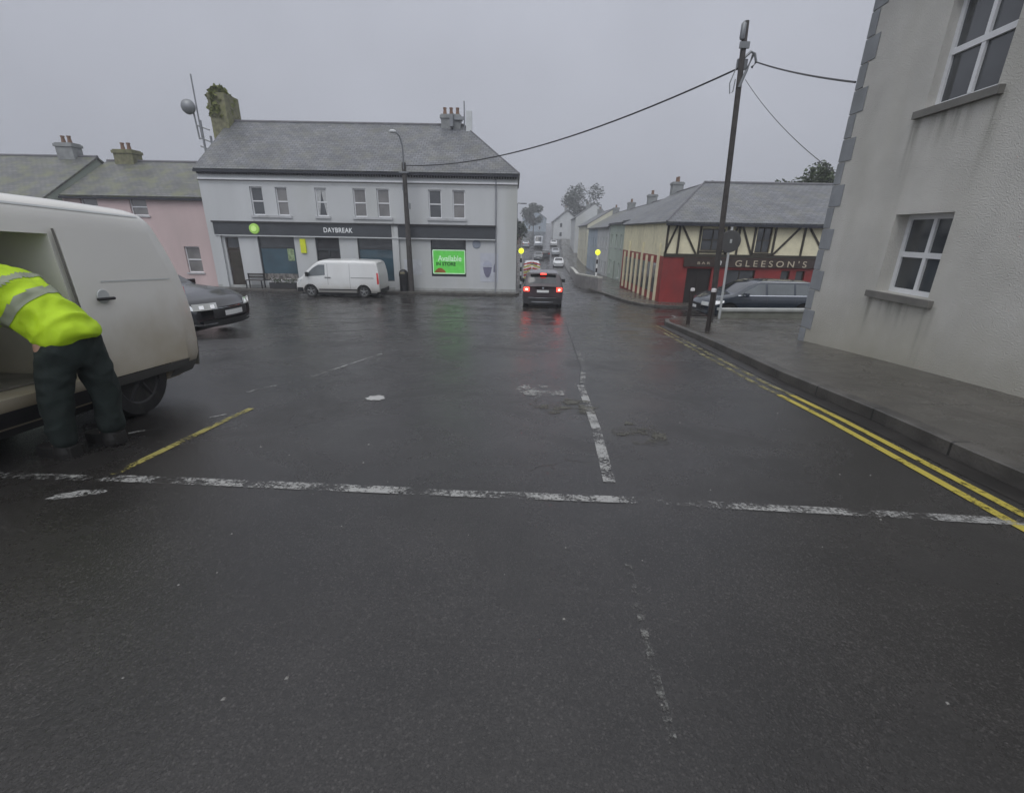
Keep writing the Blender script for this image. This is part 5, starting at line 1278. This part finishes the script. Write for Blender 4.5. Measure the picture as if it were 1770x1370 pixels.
# traffic sign seen from behind
sg = root('traffic_sign', 'round traffic sign seen from its grey back, on a thin post before the pub', 'sign', W_at(7.15, 16.0, .1))
MB().tube([(0, 0, -.3), (-.08, 0, 3.0)], .038, 10).obj('sign_post', M['galv_light'], sg, smooth=True)
MB().lathe([(.01, -.02), (.34, -.02), (.35, -.005), (.35, .012), (.01, .016)], (-.08, -.03, 2.55), 'y', 30).obj('sign_plate', mat('dull_grey_sign_back', (.085, .085, .085), .55, var=.15), sg)
mb = MB(); mb.box(-.10, -.04, -.07, -.045, 2.50, 2.62); mb.obj('clamp', M['galv_light'], sg)
# bollards
b1 = root('bollard', 'slim dark bollard with a white reflective cap, left of the pair by the kerb', 'bollard', W_at(5.02, 13.2, .12), 0, 'bollards on the right pavement')
MB().lathe([(.055, -.1), (.055, .90), (.06, .905), (.06, .93)], n=16).obj('post', mat('dark_brown_bollard', (.035, .028, .026), .45), b1, smooth=True)
MB().lathe([(.058, .931), (.058, .985), (.045, 1.01), (.01, 1.015)], n=16).obj('cap', mat('white_bollard_cap', (.62, .60, .60), .4), b1, smooth=True)
b2 = dup(b1, W_at(4.66, 10.95, .12), 0, 'slim dark bollard in front of the utility pole, nearer of the pair')
# belisha beacons
def beacon(label, x, y, first=None):
    if first: return dup(first, W_at(x, y, .1), 0, label, 'crossing beacons')
    r = root('crossing_beacon', label, 'beacon', W_at(x, y, .1), 0, 'crossing beacons')
    hgt = 2.15
    for k in range(8):
        MB().lathe([(.055, k*hgt/8+.001), (.055, (k+1)*hgt/8)], n=12).obj('pole_band', M['black'] if k % 2 == 0 else M['letter_white'], r, smooth=True)
    pr = [(.01, 0)] + [(.17*math.sin(PI*t/12), .17-.17*math.cos(PI*t/12)) for t in range(1, 12)] + [(.01, .34)]
    MB().lathe([(a, hgt+.01+b) for a, b in pr], n=18).obj('globe', M['beacon'], r, smooth=True)
    return r
bc = beacon('yellow globe crossing beacon on the left kerb by the end of the white shop', .42, 30.6)
beacon('yellow globe crossing beacon on the right kerb by the curved wall', 5.42, 31.4, bc)
# street lamp up the street
sl = root('street_lamp', 'tall grey street lamp with a short arm, left side of the far street', 'street lamp', W_at(.12, 38.5, .1))
MB().tube([(0, 0, -.2), (0, 0, 1.2), (0, 0, 6.0)], [.10, .075, .06], 10).obj('pole', M['galv'], sl, smooth=True)
ar = MB().tube([(0, 0, 5.95), (.1, 0, 6.04), (.35, 0, 6.02)], .04, 8).obj('arm', M['galv'], sl, smooth=True)
MB().box(.30, .75, -.08, .08, 5.97, 6.06).obj('lamp_head', M['galv'], ar, bevel=.02)
# street cabinet beside shop corner
gc = root('street_cabinet', 'green-grey utility cabinet against the wall beyond the white shop corner', 'cabinet', W_at(-.25, 33.2, .1))
MB().box(-.45, .35, -.2, .2, 0, 1.25).obj('cabinet', M['green_box'], gc, bevel=.01); MB().box(-.49, .39, -.24, .24, 1.255, 1.31).obj('lid', M['green_box'], gc)
MB().box(-.06, -.05, -.206, -.198, .08, 1.18).obj('door_gap', M['black'], gc)
# bench and planters below the shop window
pb = root('bench', 'small grey slatted bench under the first shop window, next to the brown door', 'bench', (-14.95, 27.15, G(27.1)+.13))
mb = MB()
for k in range(3): mb.box(-.5, .5, -.2+k*.14, -.09+k*.14, .42, .45)
mb.obj('seat', M['pole_wood'], pb)
mb = MB(); mb.box(-.5, .5, .22, .25, .55, .64); mb.box(-.5, .5, .22, .25, .70, .79); mb.obj('backrest', M['pole_wood'], pb)
for x in (-.44, .44):
    mb = MB(); mb.box(x-.025, x+.025, -.18, -.13, 0, .415); mb.box(x-.025, x+.025, .17, .218, 0, .8); mb.obj('leg', M['black'], pb)
fb = root('flower_box', 'dark flower trough full of pale flowers under the shop window', 'planter', (-13.35, 27.2, G(27.2)+.13))
MB().box(-.75, .75, -.17, .17, 0, .32).obj('trough', M['plastic'], fb, bevel=.015)
mb = MB(); ml = MB(); rnd = random.Random(5)
for k in range(420):
    p = Vector((rnd.uniform(-.74, .74), rnd.uniform(-.2, .18), rnd.uniform(.30, .56))); s_ = rnd.uniform(.02, .045)
    u = Vector((rnd.gauss(0, 1), rnd.gauss(0, 1), rnd.gauss(0, 1))).normalized()*s_; v = u.cross(Vector((.3, rnd.gauss(0, 1), 1))).normalized()*s_
    (mb if k % 4 == 0 else ml).add([p-u, p+v, p+u, p-v], [(0, 1, 2, 3)])
mb.obj('blossom', M['flower'], fb); ml.obj('foliage', M['leaf'], fb)

# ------------------------------------------------------------------ person
def skin_mesh(name, nodes, edges, m, parent, sub=2, rootn=0):
    me = bpy.data.meshes.new(name); me.from_pydata([n[0] for n in nodes], edges, [])
    o = bpy.data.objects.new(name, me); COL.objects.link(o)
    sk = o.modifiers.new('s', 'SKIN'); sk.use_smooth_shade = True
    for i, n in enumerate(nodes):
        r_ = n[1] if isinstance(n[1], tuple) else (n[1], n[1]); me.skin_vertices[0].data[i].radius = r_
        me.skin_vertices[0].data[i].use_root = (i == rootn)
    sb_ = o.modifiers.new('u', 'SUBSURF'); sb_.levels = sub; sb_.render_levels = sub
    dg = bpy.context.evaluated_depsgraph_get(); dg.update()
    m2 = bpy.data.meshes.new_from_object(o.evaluated_get(dg)); o.modifiers.clear(); o.data = m2; m2.name = name
    m2.polygons.foreach_set('use_smooth', [True]*len(m2.polygons)); m2.materials.clear(); m2.materials.append(m)
    if parent: o.parent = parent
    return o
PX, PY = -3.20, 3.20; g0 = G(PY)
person = root('person', 'person in yellow hi-vis jacket and dark trousers bending into the large white van', 'person', (PX, PY, g0))
# local frame: -X is towards the van; near leg (towards camera) has smaller Y
def n_(x, y, z, r): return ((x, y, z), r)
body = [n_(.02, 0, .93, .105), n_(-.06, -.01, 1.03, .105), n_(-.18, -.03, 1.14, .12), n_(-.33, -.06, 1.25, .12), n_(-.43, -.08, 1.30, .07), n_(-.50, -.09, 1.335, .085), n_(-.59, -.10, 1.34, .10), n_(-.66, -.10, 1.30, .07),
        n_(.03, .09, .86, .10), n_(.05, .12, .50, .065), n_(.02, .13, .12, .042), n_(-.08, .13, .05, .032),
        n_(-.02, -.09, .86, .10), n_(-.08, -.11, .50, .065), n_(-.12, -.12, .12, .042), n_(-.22, -.12, .05, .032),
        n_(-.31, .12, 1.24, .065), n_(-.45, .17, 1.02, .045), n_(-.66, .12, .97, .034), n_(-.73, .11, .96, .034),
        n_(-.33, -.23, 1.21, .065), n_(-.43, -.28, .98, .045), n_(-.64, -.22, .93, .034), n_(-.71, -.21, .92, .034)]
ed = [(0,1),(1,2),(2,3),(3,4),(4,5),(5,6),(6,7),(0,8),(8,9),(9,10),(10,11),(0,12),(12,13),(13,14),(14,15),(3,16),(16,17),(17,18),(18,19),(3,20),(20,21),(21,22),(22,23)]
for base, (hx, hy, hz_) in ((19, (-.73, .11, .96)), (23, (-.71, -.21, .92))):
    for k, (dy, ln) in enumerate(((-.03, .07), (-.01, .085), (.012, .08), (.032, .06))):
        i = len(body); body += [n_(hx-.04, hy+dy, hz_, .011), n_(hx-.04-ln*.55, hy+dy, hz_-.012, .009), n_(hx-.04-ln, hy+dy*1.1, hz_-.04, .007)]
        ed += [(base, i), (i, i+1), (i+1, i+2)]
    i = len(body); body += [n_(hx-.0, hy+.045, hz_-.01, .011), n_(hx-.045, hy+.065, hz_-.03, .008)]; ed += [(base, i), (i, i+1)]
bo = skin_mesh('body', body, ed, M['skin'], person)
def wrinkle(o, amp, sc_, stretch=(1, 1, 1), seed=0):
    """cloth folds modelled into the surface"""
    me = o.data; me.calc_loop_triangles() if False else None
    ns = [v.normal.copy() for v in me.vertices]
    for v, nn in zip(me.vertices, ns):
        p = Vector((v.co.x*stretch[0]+seed, v.co.y*stretch[1], v.co.z*stretch[2]))*sc_
        q = 1-abs(mnoise.noise(p))*2.2; v.co += nn*amp*(q + .5*mnoise.noise(p*2.3))
tr_ = skin_mesh('trousers', [n_(.0, 0, .99, (.15, .145)), n_(.03, 0, .92, (.165, .16)), n_(.045, 0, .85, (.16, .155)), n_(.055, .085, .74, .118), n_(.075, .12, .50, .098), n_(.05, .135, .28, .09), n_(.02, .13, .085, .088),
                       n_(-.01, -.085, .74, .118), n_(-.075, -.11, .50, .098), n_(-.10, -.12, .28, .09), n_(-.12, -.12, .085, .086)],
          [(0,1),(1,2),(2,3),(3,4),(4,5),(5,6),(2,7),(7,8),(8,9),(9,10)], M['trouser'], person, 4)
wrinkle(tr_, .010, 6.5, (1.3, 1.3, 1.0), 3)
jk = skin_mesh('jacket', [n_(.075, 0, .82, (.17, .19)), n_(.045, 0, .90, (.19, .19)), n_(-.01, 0, .98, (.185, .18)), n_(-.13, -.03, 1.09, (.18, .18)), n_(-.25, -.05, 1.19, (.185, .18)), n_(-.36, -.07, 1.27, (.15, .16)), n_(-.43, -.08, 1.31, .09),
                     n_(-.31, .14, 1.23, .085), n_(-.45, .18, 1.02, .068), n_(-.63, .13, .975, .052), n_(-.33, -.24, 1.20, .085), n_(-.43, -.29, .98, .068), n_(-.61, -.23, .935, .052)],
          [(0,1),(1,2),(2,3),(3,4),(4,5),(5,6),(4,7),(7,8),(8,9),(4,10),(10,11),(11,12)], M['hivis'], person, 4)
wrinkle(jk, .016, 7.5, (1.5, .8, .9), 1)
def band(name, a, b, t0, t1, lim=.26):
    """tape sewn on the jacket: the jacket's own faces between two planes, lifted a few millimetres"""
    a = Vector(a); d = (Vector(b)-a); L_ = d.length; d.normalize(); me = jk.data; mb = MB(); idx = {}
    for p in me.polygons:
        c = p.center-a; t = c.dot(d)
        if t0 < t < t1 and (c-d*t).length < lim:
            f = []
            for vi in p.vertices:
                if vi not in idx: idx[vi] = len(mb.v); v = me.vertices[vi]; mb.v.append(tuple(v.co+v.normal*.005))
                f.append(idx[vi])
            mb.f.append(tuple(f))
    mb.obj(name, M['reflect'], jk, smooth=True)
band('reflective_band', (-.01, 0, .98), (-.25, -.05, 1.19), .13, .19)
band('reflective_band', (-.01, 0, .98), (-.25, -.05, 1.19), .28, .33, .24)
for k, (x, y) in enumerate(((.02, .13), (-.12, -.12))):
    q = MB().lathe([(.075, .0), (.078, .05), (.066, .11), (.06, .18)], (x, y, 0), n=16)
    q.prism([(x+.075, y-.05), (x+.075, y+.05), (x-.10, y+.055), (x-.19, y+.035), (x-.21, y), (x-.19, y-.035), (x-.10, y-.055)], 0.0, .095, 'z')
    q.obj('boot', M['boot'], person, bevel=.01)
hm = skin_mesh('hair', [n_(-.56, -.10, 1.375, .085), n_(-.615, -.10, 1.385, .085)], [(0, 1)], M['hair'], person)
for sy in (-1, 1):
    e_ = MB().lathe([(.001, -.02), (.022, -.012), (.024, .004), (.001, .012)], (-.595, -.10+sy*.098, 1.325), 'y', 12).obj('ear', M['skin'], bo, smooth=True)
MB().lathe([(.001, 0), (.014, .012), (.010, .035), (.001, .04)], (-.685, -.10, 1.28), n=10).obj('nose', M['skin'], bo, smooth=True)
for sy in (-1, 1): MB().lathe([(.001, -.006), (.009, 0), (.001, .006)], (-.69, -.10+sy*.032, 1.33), 'x', 10).obj('eye', M['black'], bo)

# ------------------------------------------------------------------ rain haze
if True:
    hb = MB().box(-320, 320, -80, 640, -8, 34).obj('haze', None)
    hb.data.materials.clear(); hm_ = bpy.data.materials.new('rain_haze'); hm_.use_nodes = True; t = hm_.node_tree; t.nodes.clear()
    o_ = t.nodes.new('ShaderNodeOutputMaterial'); v_ = t.nodes.new('ShaderNodeVolumePrincipled'); v_.inputs['Color'].default_value = (.86, .88, .92, 1)
    v_.inputs['Density'].default_value = .0023; t.links.new(v_.outputs[0], o_.inputs['Volume']); hb.data.materials.append(hm_)
    struct(hb, 'stuff'); hb['label'] = 'thin grey rain haze filling the street'; hb['category'] = 'haze'
